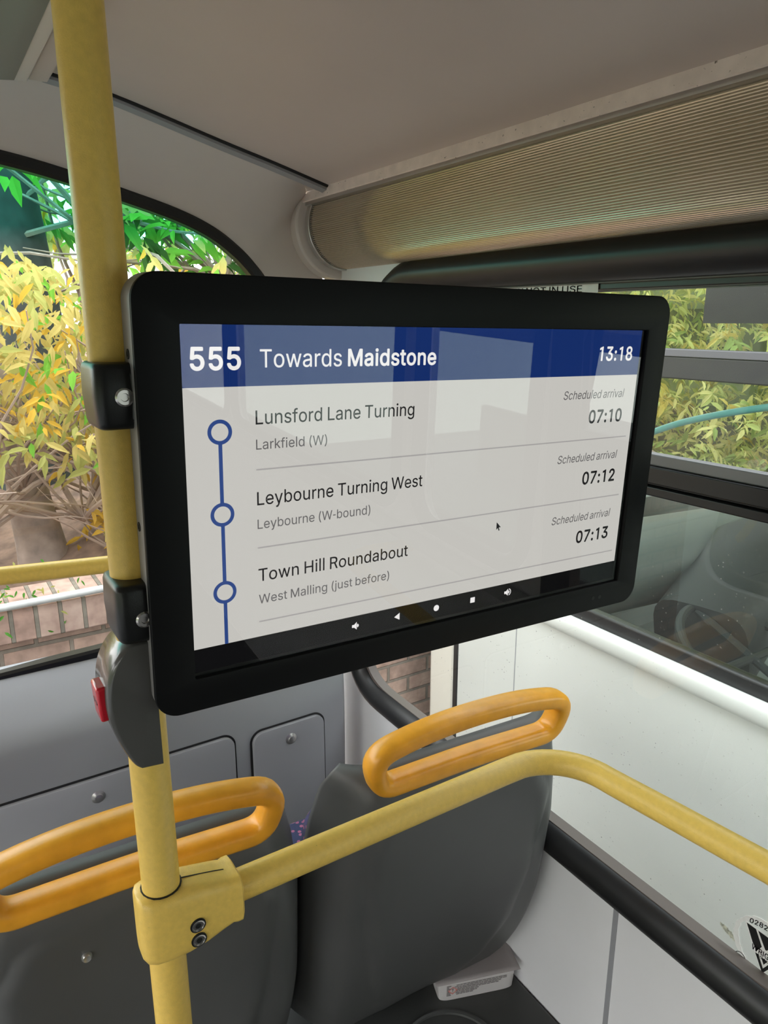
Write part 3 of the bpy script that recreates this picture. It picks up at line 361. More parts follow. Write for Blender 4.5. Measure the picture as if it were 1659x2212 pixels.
GLY['M'] = (629, [[(60, 0), (60, 509), (146, 509), (314, 90), (482, 509), (568, 509), (568, 0), (505, 0), (505, 400), (345, 0), (283, 0), (123, 400), (123, 0)]])
GLY['N'] = (524, [[(60, 0), (60, 509), (128, 509), (400, 105), (400, 509), (463, 509), (463, 0), (396, 0), (123, 405), (123, 0)]])
GLY['W'] = (687, [[(16, 509), (84, 509), (185, 100), (306, 509), (380, 509), (501, 100), (602, 509), (670, 509), (535, 0), (470, 0), (343, 425), (216, 0), (151, 0)]])
GLY['w'] = (567, [[(23, 379), (86, 379), (170, 85), (254, 379), (314, 379), (398, 85), (482, 379), (545, 379), (430, 0), (370, 0), (284, 285), (198, 0), (138, 0)]])
GLY['v'] = (390, [[(17, 379), (84, 379), (194, 75), (304, 379), (371, 379), (226, 0), (162, 0)]])
GLY['y'] = (390, [[(17, 379), (84, 379), (196, 75), (304, 379), (371, 379), (214, -62), (190, -112), (150, -145), (105, -150), (75, -145), (75, -92), (100, -94), (130, -80), (150, -50), (165, -5)]])
GLY['R'] = (449, [[(60, 0), (60, 509), (235, 509), (310, 499), (365, 470), (398, 425), (408, 362), (398, 305), (368, 262), (320, 232), (425, 0), (352, 0), (258, 220), (123, 220), (123, 0)],
    [(123, 277), (235, 277), (290, 285), (325, 312), (340, 362), (325, 412), (290, 440), (235, 452), (123, 452)]])
GLY['P'] = (445, [[(60, 0), (60, 509), (245, 509), (320, 499), (375, 468), (408, 420), (418, 358), (408, 296), (375, 248), (320, 216), (245, 206), (123, 206), (123, 0)],
    [(123, 262), (240, 262), (300, 272), (338, 305), (352, 358), (338, 410), (300, 442), (240, 453), (123, 453)]])
GLY['-'] = (235, [[(35, 190), (35, 247), (200, 247), (200, 190)]])
GLY[' '] = (150, [])
GLY['V'] = (500, [[(16, 509), (84, 509), (250, 70), (416, 509), (484, 509), (285, 0), (215, 0)]])
def grow(p, d):
    if not d: return p
    o = []; n = len(p)
    for i in range(n):
        a = Vector(p[i])-Vector(p[i-1]); b = Vector(p[(i+1) % n])-Vector(p[i])
        if a.length < 1e-6 or b.length < 1e-6: o.append(p[i]); continue
        a.normalize(); b.normalize(); na, nb = Vector((-a.y, a.x)), Vector((-b.y, b.x)); m = na+nb
        if m.length < .5: m = na*1.0; k = 1
        else: m.normalize(); k = min(1.6, 1/max(.3, m.dot(na)))
        o.append(tuple(Vector(p[i])+m*d*k))
    return o
def lettering(txt, x0, x1, base, cap, bold=0, slant=0, bend=None):
    """mesh of the text between x0 and x1 on a baseline, in the plane z=0"""
    gl = []; x = 0
    for ch in txt:
        a, sp = GLY[ch]; gl.append((x, sp)); x += a+bold*.9
    allp = [q[0]+gx for gx, sp in gl for p in sp for q in p]; lo, hi = min(allp)-bold, max(allp)+bold
    sx_, sy = (x1-x0)/(hi-lo), cap/(509+bold)
    f = lambda gx, q: (x0+(q[0]+gx-lo)*sx_+slant*q[1]*sy, base+(q[1]+bold*.4)*sy)
    area = lambda p: sum(a[0]*b[1]-b[0]*a[1] for a, b in zip(p, p[1:]+p[:1]))
    meshes = []
    for gx, sp in gl:
        outs = [p for p in sp if area(p) < 0]; holes = [p for p in sp if area(p) > 0]
        for i, op in enumerate(outs):
            bx = [q[0] for q in op]; by = [q[1] for q in op]
            hs = [h for h in holes if min(bx) < h[0][0] < max(bx) and min(by) < h[0][1] < max(by)]
            for dx, dy in [(0, 0)]+([(bold*math.cos(R(45*j)), bold*math.sin(R(45*j))) for j in range(8)] if bold > 0 else []):
                ss = [[f(gx+dx, (q[0], q[1]+dy)) for q in p] for p in [op]+hs]
                if bend: ss = [[bend(q) for q in p] for p in ss]
                meshes.append(flat(ss))
    return merged(meshes)

# ------------------------------------------------------------------ the bus: shell
WY = -.95                                         # inner face of the right-hand wall
# floor, plinth
struct(obj('floor', MB().box(-3, 1.74, -1.0, 1.4, -.06, 0), M['floor']))
pl = empty('seat_plinth', (.8, -.4, 0), 'dark plastic plinth under the two seats beside the white wall', 'plinth')
obj('platform', MB().box(.15, 1.55, WY+.002, .35, 0, .08), M['plinth'], pl, bevel=.008)
obj('moulded_ring', MB().sweep([(.8645+.107*math.cos(2*math.pi*k/64), -.708+.107*math.sin(2*math.pi*k/64), .0795) for k in range(64)], circ(.006, 8), closed=True), M['plinth'], pl)

# right wall with its windows
def win_outline(grow_=0):
    g = grow_
    pts = [(.30-g, .497-g), (1.655+g, .497-g), (1.49+g, 1.592+g), (.22-g, 1.592+g)]
    return [(p.x, p.y) for p in rounded(pts, [.12, .16, .12, .12], 10)]
def back_outline(x0, x1, g=0): return rrect(x0-g, x1+g, .98-g, 1.585+g, .08)
wr = flat([[(-3, 0), (1.74, 0), (1.74, 1.66), (-3, 1.66)], win_outline(.012), back_outline(-1.62, -.34, .012), back_outline(-2.95, -1.70, .012), back_outline(-.24, .16, .012)], .025)
struct(put('wall_right', wr, M['wall'], None, mtx=XZ(WY-.025), smooth=False))
sm = obj('wall_seam', MB().box(.695, .705, WY-.002, WY+.0025, .08, .462), M['panel']); sm.name = 'trim_1'; struct(sm, 'thin vertical joint strip on the white wall below the window rubber')
w1 = empty('window_1', (.9, WY, .5)); struct(w1, 'large side window framed in black rubber on the right')
sec = [(-.012, -.036), (.004, -.034), (.014, -.028), (.026, -.014), (.030, .004), (.026, .018), (.014, .028), (.006, .034), (-.012, .036)]
def frame_sweep(outline, y, sec_):
    # closed sweep of a section (a towards the cabin, b outwards in the plane)
    P = [Vector((p[0], y, p[1])) for p in outline]; n = len(P); rr = []
    for i in range(n):
        t = (P[(i+1) % n]-P[i-1]).normalized(); o_ = Vector((t.z, 0, -t.x))
        rr.append([P[i]+Vector((0, a, 0))+o_*b for a, b in sec_])
    return MB().rings(rr, closed=True)
obj('gasket', frame_sweep(win_outline(), WY, sec), M['rubber'], w1)
lip = [(-.012, .034), (.007, .034), (.009, .037), (.007, .041), (-.012, .041)]
obj('gasket_lip', frame_sweep(win_outline(-.030), WY, [(-.02, -.006), (.004, -.006), (.004, .004), (-.02, .004)]), mat('brown_lip', (.13, .105, .095), .5), w1)
hf = [(1.535, 1.262), (1.47, 1.50), (1.44, 1.545), (1.38, 1.562), (.30, 1.562), (.25, 1.54), (.225, 1.262)]
obj('hopper_frame', MB().sweep([(x, WY-.036, z) for x, z in hf], sup(.018, .012, 4, 12), up=(0, 1, 0)), M['frame'], w1)
tr = MB()
for z0, z1, d in ((1.231, 1.246, .012), (1.246, 1.252, .004), (1.252, 1.279, .018)): tr.box(.20, 1.56, WY-.03, WY+d-.012, z0, z1)
obj('transom_rail', tr, M['frame'], w1, bevel=.002)
obj('metal_bead', MB().box(.20, 1.55, WY-.022, WY-.002, 1.279, 1.297), M['alu'], w1, bevel=.002)
obj('hopper_head', MB().box(.2, 1.50, WY-.026, WY-.004, 1.546, 1.572), mat('dark_brown_frame', (.030, .026, .020), .35), w1, bevel=.002)
put('main_pane', flat([[(p[0], min(p[1], 1.26)) for p in win_outline(-.01)]]), M['win'], w1, mtx=XZ(WY-.022))
put('hopper_pane', flat([[(p[0], max(p[1], 1.26)) for p in win_outline(-.01)]]), M['win'], w1, mtx=XZ(WY-.018))
for i, (a, b) in enumerate(((-.24, .16), (-1.62, -.34), (-2.95, -1.70))):
    wn = empty('window_%d' % (i+3), ((a+b)/2, WY, 1)); struct(wn)
    obj('gasket', frame_sweep(back_outline(a, b), WY, [(x*.6, y*.55) for x, y in sec]), M['rubber'], wn)
    put('pane', flat([back_outline(a, b, -.005)]), M['win2'], wn, mtx=XZ(WY-.022))
obj('trim_2', MB().sweep([(-3, WY+.012, .93), (.22, WY+.012, .93)], sup(.012, .02, 3, 16)), M['whitep']); struct(bpy.data.objects['trim_2'])

# left wall (out of view), its windows cut low to admit more light; rear wall
lw = flat([[(-3, 0), (1.74, 0), (1.74, 1.95), (-3, 1.95)]]+[rrect(x-.0, x+1.08, .12, 1.58, .08) for x in (-1.75, -.6, .55)], .025)
struct(put('wall_left', lw, M['wall'], None, mtx=XZ(1.40), smooth=False))
for i, x in enumerate((-1.75, -.6, .55)):
    wn = empty('window_%d' % (i+6), (x+.5, 1.4, 1)); struct(wn)
    obj('gasket', frame_sweep(rrect(x+.01, x+1.07, .13, 1.57, .08), 1.40, [(-.03, -.02), (.03, -.02), (.03, .02), (-.03, .02)]), M['rubber'], wn)
bw = flat([[(-1.4, 0), (.95, 0), (.95, 1.95), (-1.4, 1.95)]], .025)  # rear wall left without a window to darken the pole
struct(put('wall_back', bw, M['panel'], None, mtx=YZ(-3.02), smooth=False))

# ceiling: section across the bus, swept along it
SEC = smoothpath([(-.846, 1.794), (-.72, 1.828), (-.60, 1.858), (-.385, 1.914), (-.27, 1.934)], 6)
LEFT = [Vector((-.27+1.70*k/12, 1.934+.03*math.sin(math.pi*k/12))) for k in range(1, 13)]
LOW = SEC+LEFT
loop = LOW+[Vector((p.x, p.y+.03)) for p in reversed(LOW)]
ce = MB().rings([[(x, p.x, p.y) for p in loop] for x in (-3, 1.745)])
struct(obj('ceiling', ce, M['ceil']))
def arcs(p0, p1, sag, n):                          # circular arc in (y, z) bulging to the right of p0 -> p1
    a, b = Vector(p0), Vector(p1); c = (b-a); L_ = c.length; nrm = Vector((-c.y, c.x)).normalized(); r = L_*L_/(8*abs(sag))+abs(sag)/2
    half = math.asin(min(1, L_/2/r)); o = []
    for k in range(n+1):
        t = -half+2*half*k/n; along = r*math.sin(t); off = r*math.cos(t)-(r-abs(sag))
        o.append(((a+b)/2+c.normalized()*along+nrm*off*math.copysign(1, sag)))
    return o
# ribbed light cover above the right-hand windows
lc = empty('light_cover', (1.69, -.9, 1.62), 'long curved ribbed light cover between the ceiling and the right side window', 'light cover')
CT, CB = (-.862, 1.766), (-.952, 1.624)
NR = 46; K = 8
pts = arcs(CT, CB, .048, NR*K); rib = []
for k, p in enumerate(pts):
    a = pts[max(0, k-1)]; b = pts[min(len(pts)-1, k+1)]; t = (b-a).normalized(); nn = Vector((-t.y, t.x))
    rib.append(p+nn*.0021*abs(math.sin(math.pi*k/K)))
obj('ribbed_diffuser', MB().grid(lambda u, v: (-3+4.672*u, rib[round(v*NR*K)][0], rib[round(v*NR*K)][1]), 1, NR*K), M['cover'], lc, angle=80)
obj('edge_strip', MB().sweep([(-3, 0, 0), (1.735, 0, 0)], [(-y, z) for y, z in [(-.846, 1.800), (-.844, 1.774), (-.846, 1.772), (-.858, 1.777), (-.858, 1.800)]], caps=True), M['trimpink'], lc, angle=20)
obj('lower_lip', MB().sweep([(-3, 0, 0), (1.735, 0, 0)], [(-y, z) for y, z in [(-.852, 1.776), (-.851, 1.766), (-.862, 1.762), (-.866, 1.776)]]), M['chrome'], lc)
def cres(off, x0, x1, a=CT, b=CB, sag=.048):
    p = [q for q in arcs(a, b, sag, 24)]; c = Vector(((a[0]+b[0])/2-.03, (a[1]+b[1])/2+.02))
    loop = [q+(q-c).normalized()*off for q in p]+[Vector((b[0]-.03, b[1]+.0)), Vector((a[0]-.05, a[1]+.01))]
    return MB().rings([[(x0, q.x, q.y) for q in loop], [(x1, q.x, q.y) for q in loop]])
obj('dark_joint', cres(.0015, 1.664, 1.674), M['dark'], lc)
obj('metal_band', cres(.006, 1.672, 1.692), M['chrome'], lc, bevel=.002)
obj('end_cap', cres(.026, 1.698, 1.745), M['dome'], lc, bevel=.006)
obj('screw', MB().lathe([(.004, 0), (.004, .002), (.002, .003)], axes((1.682, -.852, 1.790), (0, 0, 1), (1, 0, 0), (0, 1, 0))), M['steel'], lc)
# light panel along the ceiling on the left
l2 = empty('ceiling_light_panel', (1.5, -.2, 1.92), 'greenish grey light panel with beige edge strip at top left behind the yellow pole', 'light panel')
obj('panel', MB().grid(lambda u, v: (-3+4.545*u, -.214+.55*v, 1.912-.02*math.sin(math.pi*v)), 1, 24), mat('grey_green_panel', (.33, .36, .31), .18, metal=.3), l2, solid=.008)
obj('edge_strip', MB().box(-3, 1.548, -.236, -.213, 1.905, 1.932), M['dome'], l2, bevel=.002)
obj('inner_strip', MB().box(-3, 1.56, -.272, -.2385, 1.912, 1.936), M['ceil'], l2, bevel=.003)
# seam strip where the ceiling meets the front moulding
SF = SEC+[Vector((-.12, 1.944)), Vector((.2, 1.955)), Vector((.8, 1.95)), Vector((1.42, 1.93))]
struct(obj('trim_3', MB().sweep([(1.583, p[0], p[1]-.002) for p in SEC], [(-.009, -.008), (.009, -.012), (.009, .004), (-.009, .004)], up=(0, 0, 1)), M['panel']), 'narrow grey strip along the front edge of the ceiling')
struct(obj('trim_4', MB().sweep([(1.571, p[0], p[1]-.001) for p in SEC], circ(.0042, 6)), M['dark']))

# front moulding around the front window
WX = 1.72
top = [(.25, 1.862), (.02, 1.848), (-.199, 1.818), (-.319, 1.795), (-.420, 1.770), (-.541, 1.737), (-.624, 1.703), (-.684, 1.662), (-.723, 1.624), (-.752, 1.585),
       (-.79, 1.50), (-.812, 1.35), (-.82, 1.1), (-.815, .9), (-.79, .80), (-.73, .742), (-.62, .722), (-.3, .715), (.25, .700), (.9, .705), (1.1, .74), (1.17, .85), (1.18, 1.2), (1.14, 1.5), (1.0, 1.70), (.7, 1.82)]
FO = [(p[0], p[1]) for p in smoothpath([(a, b, 0) for a, b in top], 5, closed=True)]
A = [(1.58, .25, 1.955), (1.58, .0, 1.948), (1.58, -.22, 1.937), (1.58, -.36, 1.920), (1.58, -.47, 1.891), (1.58, -.62, 1.853), (1.582, -.75, 1.821), (1.66, -.835, 1.796), (1.735, -.86, 1.765), (1.745, -.90, 1.66),
     (1.735, -.945, 1.50), (1.70, -.95, 1.35), (1.70, -.95, 1.1), (1.70, -.95, .9), (1.70, -.95, .80), (1.70, -.95, .70)]
NA = len(A); Bp = [(WX-.004, a, b) for a, b in top[:NA]]
Ap = smoothpath(A, 6); Bq = smoothpath(Bp, 6)
def dome(u, v):
    i = round(u*(len(Ap)-1)); a, b = Ap[i], Bq[i]; mid = Vector((b.x*.72+a.x*.28, a.y*.62+b.y*.38, a.z*.62+b.z*.38))
    return a*(1-v)**2+mid*2*v*(1-v)+b*v*v
wf = MB(); wf.grid(dome, len(Ap)-1, 10)
wf.grid(lambda u, v: (1.58+.14*v, .25+1.15*u, 1.955-.09*v-.20*max(0, u-.4)**2*v), 6, 4)
struct(obj('wall_front', wf, M['dome']))
w2 = empty('window_2', (WX, .2, .72)); struct(w2, 'front window with a green tinted band along its top')
def frame_x(outline, x, sec_):
    P = [Vector((x, p[0], p[1])) for p in outline]; n = len(P); rr = []
    for i in range(n):
        t = (P[(i+1) % n]-P[i-1]).normalized(); o_ = Vector((0, -t.z, t.y))
        rr.append([P[i]+Vector((-a, 0, 0))+o_*b for a, b in sec_])
    return MB().rings(rr, closed=True)
obj('gasket', frame_x(FO, WX, [(-.02, -.003), (.006, -.003), (.011, .003), (.011, .018), (.006, .024), (-.02, .024)]), M['frame'], w2)
put('pane', flat([[(-p[0], p[1]) for p in FO]]), M['front'], w2, mtx=YZ(WX+.008))

# grey panel under the front window
fp = struct(empty('wall_front_lower', (1.6, .2, 0)))
prof = smoothpath([(1.74, .735), (1.705, .715), (1.65, .665), (1.612, .615), (1.598, .555), (1.595, .40), (1.60, .0)], 6)
loop = [(p[0], p[1]) for p in prof]+[(1.74, 0)]
obj('moulded_panel', MB().rings([[(x, 1.38, z) for x, z in loop], [(x, -.875, z) for x, z in loop], [(x+.006*0+.012, -.888, z-.006) for x, z in loop]]), M['panel'], fp, angle=50)
for (ya, yb, z0, z1), bolt in (((-.605, -.812, .085, .462), (-.712, .417)), ((.42, -.556, .10, .478), (-.222, .430))):
    h = put('access_hatch', flat([rrect(-ya, -yb, z0, z1, .03)], .004, .003), M['panel'], fp, mtx=YZ(1.592))
    g = put('groove', flat([rrect(-ya-.005, -yb+.005, z0-.005, z1+.005, .034)], .001), M['rubber'], h, mtx=YZ(1.5938))
    obj('bolt', MB().lathe([(.016, -.004), (.016, .001), (.010, .004), (.009, .008), (.004, .009)], axes((1.586, bolt[0], bolt[1]), (0, 1, 0), (0, 0, 1), (-1, 0, 0))), M['chrome'], h)

# ------------------------------------------------------------------ poles and rails
PX, PY = .645, -.1395
tag(obj('grab_pole', MB().tube([(PX, PY, z) for z in (0, .5, 1, 1.5, 1.95)], .0188, 40, up=(1, 0, 0)), M['yellow']),
    'thick vertical yellow pole from floor to ceiling at the left edge of the display screen', 'pole')
hr = empty('handrail', (PX, -.4, .9), 'yellow horizontal rail clamped to the vertical pole, curving round behind the seats to the wall', 'handrail')
ZR = .902
path = [(PX, -.15, ZR), (PX, -.3, ZR), (PX, -.45, ZR), (PX, -.60, ZR)]
for k in range(1, 13):
    t = R(90*k/12); path.append((PX-.09+.09*math.cos(t), -.62-.09*math.sin(t), ZR))
path += [(.46, -.722, ZR), (.35, -.735, ZR), (.1, -.75, ZR), (-.18, -.76, ZR)]
for k in range(1, 9):
    t = R(90*k/8); path.append((-.18-.08*math.sin(t), -.84+.08*math.cos(t), ZR))
path.append((-.26, WY+.001, ZR))
obj('rail_tube', MB().tube(path, .0172, 32), M['yellow'], hr)
cl = MB()
secs = [(-.1125, .006, .030, .905), (-.1135, .014, .036, .905), (-.117, .0215, .0385, .904), (-.125, .0255, .0395, .903), (-.140, .027, .0395, .902), (-.158, .0265, .039, .9015), (-.178, .0255, .0355, .901), (-.195, .0252, .0305, .902),
        (-.206, .0248, .0275, .902), (-.2105, .0258, .0285, .902), (-.216, .0258, .0285, .902), (-.2185, .0225, .0245, .902)]
cl.rings([[(PX+a, y, z+b) for a, b in sup(hx, hz, 5, 40)] for y, hx, hz, z in secs])
clamp = obj('rail_clamp', cl, M['yellow'], hr, angle=50)
obj('clamp_joint', MB().tube([(PX, -.160, .9405), (PX, -.178, .9364), (PX, -.195, .9324), (PX, -.205, .9296)], .0007, 6, up=(0, 0, 1)), M['dark'], clamp)
obj('pole_seat', MB().lathe([(.0205, 0), (.0205, .0012), (.0188, .0012)], Matrix.Translation((PX, PY, .9415))), M['dark'], clamp)
for z in (.8985, .8805):
    b_ = obj('clamp_bolt', MB().lathe([(.0068, 0), (.0068, .0018), (.0056, .0022), (.0052, .0012), (.003, .0012), (.003, .0004)], axes((PX-.0262, -.1665, z), (0, -1, 0), (0, 0, 1), (-1, 0, 0))), M['steel'], hr)
    obj('bolt_recess', MB().lathe([(.0082, -.001), (.0082, .0008)], axes((PX-.0262, -.1665, z), (0, -1, 0), (0, 0, 1), (-1, 0, 0))), M['dark'], b_)
p2 = [(1.45, 1.1, 1.11), (1.45, .5, 1.075), (1.45, -.08, 1.041), (1.45, -.27, 1.029), (1.45, -.6, 1.01), (1.45, -.74, 1.0), (1.46, -.79, .985), (1.50, -.81, .93), (1.59, -.815, .68), (1.66, -.815, .60)]
tag(obj('front_handrail', MB().tube(smoothpath(p2, 5), .0172, 24), M['yellow']), 'yellow rail running across the lower part of the front window', 'handrail')

# ------------------------------------------------------------------ the information display
MD = axes((0.593000, -0.453778, 1.337451), (-0.024860, -0.999550, -0.016815), (-0.029251, -0.016086, 0.999443), (-0.999263, 0.025338, -0.028837))
dp = empty('information_display', mtx=MD, label='black framed passenger display screen listing bus stops, clamped to the yellow pole', cat='display')
def dput(name, me, material, parent, z=0, **k): return put(name, me, material, parent, mtx=MD @ Matrix.Translation((0, 0, z)), **k)
mm = .001
OUT = rrect(-.3105, .3125, -.1920, .1940, .022, 10)
cs = dput('casing', flat([OUT], .0140, .002), M['casing'], dp, z=-.0175)
HOLE = rrect(-.2742, .2785, -.1595, .1548, .001, 2)
dput('bezel', flat([[(x*1.001, y*1.001) for x, y in OUT], HOLE[::-1]], .0022, .0012), M['bezel'], dp, z=.0022)
scr = dput('screen', flat([rrect(-.276, .281, -.162, .157, .001, 2)]), M['dark'], dp, z=-.0005)
WHITE = glow('lit_white', srgb(199, 197, 191)); BLUE = glow('lit_blue', srgb(22, 46, 104)); NAVY = glow('lit_dark', srgb(14, 14, 15)); TXTW = glow('lit_text_white', srgb(238, 236, 234))
INK = glow('screen_black', srgb(30, 29, 30)); GREY = glow('screen_grey', srgb(100, 98, 98)); LINE = glow('screen_line', srgb(165, 162, 160)); NAVI = glow('route_blue', srgb(44, 70, 130))
def rect(x0, x1, y0, y1): return flat([[(x0*mm, y0*mm), (x1*mm, y0*mm), (x1*mm, y1*mm), (x0*mm, y1*mm)]])
def strip(name, x0, x1, y0, y1, m, z): return dput(name, rect(x0, x1, y0, y1), m, scr, z=z)
strip('page', -274, 274, -133, 103.4, WHITE, .0000)
strip('header_bar', -274, 274, 103.4, 154.6, BLUE, .0000)
strip('navigation_bar', -274, 274, -156, -133, NAVY, .0000)
def text(name, s, x0, x1, base, cap, m, bold=0, slant=0): return dput(name, lettering(s, x0*mm, x1*mm, base*mm, cap*mm, bold, slant), m, scr, z=.0003)
text('route_number', '555', -266, -222, 117.8, 18.6, TXTW, 20)
text('heading_word', 'Towards', -205, -125.6, 119.1, 15.4, TXTW, 3)
text('destination_name', 'Maidstone', -119.3, -20.5, 119.1, 15.4, TXTW, 18)
text('clock_time', '13:18', 206.5, 261, 120.3, 15.8, TXTW, 16)
for i, (nm, w_, pl_, w2_, tm) in enumerate((('Lunsford Lane Turning', 166, 'Larkfield (W)', 70, '07:10'), ('Leybourne Turning West', 179.5, 'Leybourne (W-bound)', 118.5, '07:12'), ('Town Hill Roundabout', 165, 'West Malling (just before)', 143, '07:13'))):
    y = -73.5*i
    text('stop_name', nm, -210, -210+w_, 70+y, 12.3, INK, 4)
    text('stop_locality', pl_, -210, -210+w2_, 47.6+y, 9, GREY, 3)
    text('arrival_caption', 'Scheduled arrival', 156.5, 253.5, 77.5+y-.4*i, 9.4, GREY, 3, .16)
    text('arrival_time', tm, 200, 255, 48.6+y-.2*i, 15.2, INK, 19)
    strip('divider_line', -210.2, 267, 29.4+y+.0-.7, 29.4+y+.7, LINE, .0002)
    cy = 65.2+y; t1 = [((-242.5+10.9*math.cos(2*math.pi*k/40))*mm, (cy+10.9*math.sin(2*math.pi*k/40))*mm) for k in range(40)]
    t2 = [((-242.5+7.6*math.cos(2*math.pi*k/40))*mm, (cy+7.6*math.sin(2*math.pi*k/40))*mm) for k in range(40)][::-1]
    dput('stop_marker', flat([t1, t2]), NAVI, scr, z=.0003)
    strip('route_line', -244.2, -240.8, max(-133, cy-73.5+10.5), cy-10.5, NAVI, .0003)
def icon(name, loops, m=TXTW): return dput(name, merged([flat([[(x*mm, y*mm) for x, y in q]]) for q in loops]), m, scr, z=.0003)
def arc_band(cx, cy, r0, r1, a0, a1):
    return [(cx+r1*math.cos(R(a0+(a1-a0)*k/10)), cy+r1*math.sin(R(a0+(a1-a0)*k/10))) for k in range(11)]+[(cx+r0*math.cos(R(a1-(a1-a0)*k/10)), cy+r0*math.sin(R(a1-(a1-a0)*k/10))) for k in range(11)]
NY = -144.0
for nm, cx, n in (('volume_down_icon', -105.3, 1), ('volume_up_icon', 96.4, 2)):
    sp = [[(cx-4.5, NY-1.6), (cx-4.5, NY+1.6), (cx-2, NY+1.6), (cx+1, NY+4.4), (cx+1, NY-4.4), (cx-2, NY-1.6)], arc_band(cx+1.2, NY, 0, 2.2, -75, 75)]
    if n == 2: sp.append(arc_band(cx+1, NY, 3.6, 4.6, -70, 70))
    icon(nm, sp)
icon('back_icon', [[(-59, NY), (-52.2, NY+4), (-52.2, NY-4)]])
icon('home_icon', [[(-4.5+3.6*math.cos(R(15*k)), NY+3.6*math.sin(R(15*k))) for k in range(24)]])
icon('recents_icon', [[(42.3, NY-3.2), (48.7, NY-3.2), (48.7, NY+3.2), (42.3, NY+3.2)]])
ptr = [(72.5, -55.5), (72.5, -64.5), (74.6, -62.6), (76, -66), (77.4, -65.4), (76, -62.1), (78.8, -62)]
icon('pointer_edge', [grow(ptr[::-1], .6)], WHITE)
o = icon('mouse_pointer', [ptr], INK); o.location.x -= .0001
dput('screen_glass', flat([rrect(-.2745, .2785, -.1598, .155, .001, 2)]), M['sglass'], dp, z=.0018)
for x, y in ((236, -175.8), (247.9, -176.2)):
    dput('sensor_dot', flat([[((x+2.6*math.cos(R(20*k)))*mm, (y+2.6*math.sin(R(20*k)))*mm) for k in range(18)]]), M['dark'], dp, z=.0058)
for y in (.130, -.015, -.140):
    obj('side_screw', MB().lathe([(.0042, 0), (.0042, .0006), (.0022, .0006), (.0018, -.0004)], MD @ axes((-.3106, y, -.0165), (0, 1, 0), (0, 0, 1), (-1, 0, 0)), n=14), M['dark'], dp)
for z0, z1, sp, sz in ((1.413, 1.4665, -.1385, 1.4395), (1.2245, 1.279, -.1385, 1.2475)):
    bk = MB(); rr = []
    for k, (q, s) in enumerate(((0, .86), (.03, .95), (.10, 1.0), (.5, 1.06), (.9, 1.03), (.97, .98), (1, .88))):
        z = z0+(z1-z0)*q
        rr.append([(PX-.006+a*s, PY-.001+b*s*1.0, z) for a, b in sup(.030, .0232, 6, 40)])
    bk.rings(rr)
    bo = obj('pole_bracket', bk, M['blackp'], dp, angle=60)
    obj('bracket_arm', MB().box(.607, .63, PY-.05, PY-.004, z0+.006, z1-.006), M['blackp'], dp, bevel=.003)
    obj('bracket_screw', MB().lathe([(.0075, -.001), (.0075, .0008), (.006, .0022), (.0034, .0022), (.003, .0006)], axes((PX-.0375, sp, sz), (0, -1, 0), (0, 0, 1), (-1, 0, 0)), n=20), M['steel'], bo)

# ------------------------------------------------------------------ stop button box on the pole
sb = empty('stop_button_box', (PX, PY, 1.16), 'grey half-moon box with red button on the yellow pole under the display bracket', 'bell push')
back_y = -.146
pr = [(back_y, 1.222), (-.128, 1.222), (-.1175, 1.215), (-.108, 1.200), (-.1035, 1.183), (-.1025, 1.165), (-.1042, 1.148), (-.109, 1.130), (-.1155, 1.113), (-.1215, 1.1015), (-.126, 1.097), (back_y, 1.095)]
hp = smoothpath([(a, b, 0) for a, b in pr[1:-1]], 4); loop = [(back_y, 1.222)]+[(p.x, p.y) for p in hp]+[(back_y, 1.095)]
def inset(k): 
    return [(y-(max(0, (y-back_y)/.044))*k, 1.158+(z-1.158)*(1-k*8)) for y, z in loop]
hs = MB().rings([[(x, y, z) for y, z in inset(k)] for x, k in ((PX-.0285, .0045), (PX-.0275, .002), (PX-.024, .0), (PX+.022, 0), (PX+.027, .004))])
obj('housing', hs, M['greybox'], sb, angle=45)
rb = MB().box(-.013, .013, -.017, .017, -.004, .0068)
mt = Matrix.Translation((PX-.004, -.1035, 1.1655)) @ axes((0, 0, 0), (1, 0, 0), (0, .06, 1), (0, 1, -.06))
rbm = rb.mesh('push_button'); rbm.transform(mt)
btn = put('push_button', rbm, M['red'], sb, bevel=.0025)
tm = lettering('STOP', -.0085, .0085, -.003, .005, 14); put('button_lettering', tm, M['dark'], btn, mtx=mt @ axes((0, 0, .0070), (-1, 0, 0), (0, 1, 0), (0, 0, 1)))
obj('screw_hole', MB().lathe([(.0042, -.002), (.0042, .0004)], axes((PX-.006, -.1152, 1.2105), (1, 0, 0), (0, -.5, .86), (0, .86, .5)), n=14), M['dark'], sb)

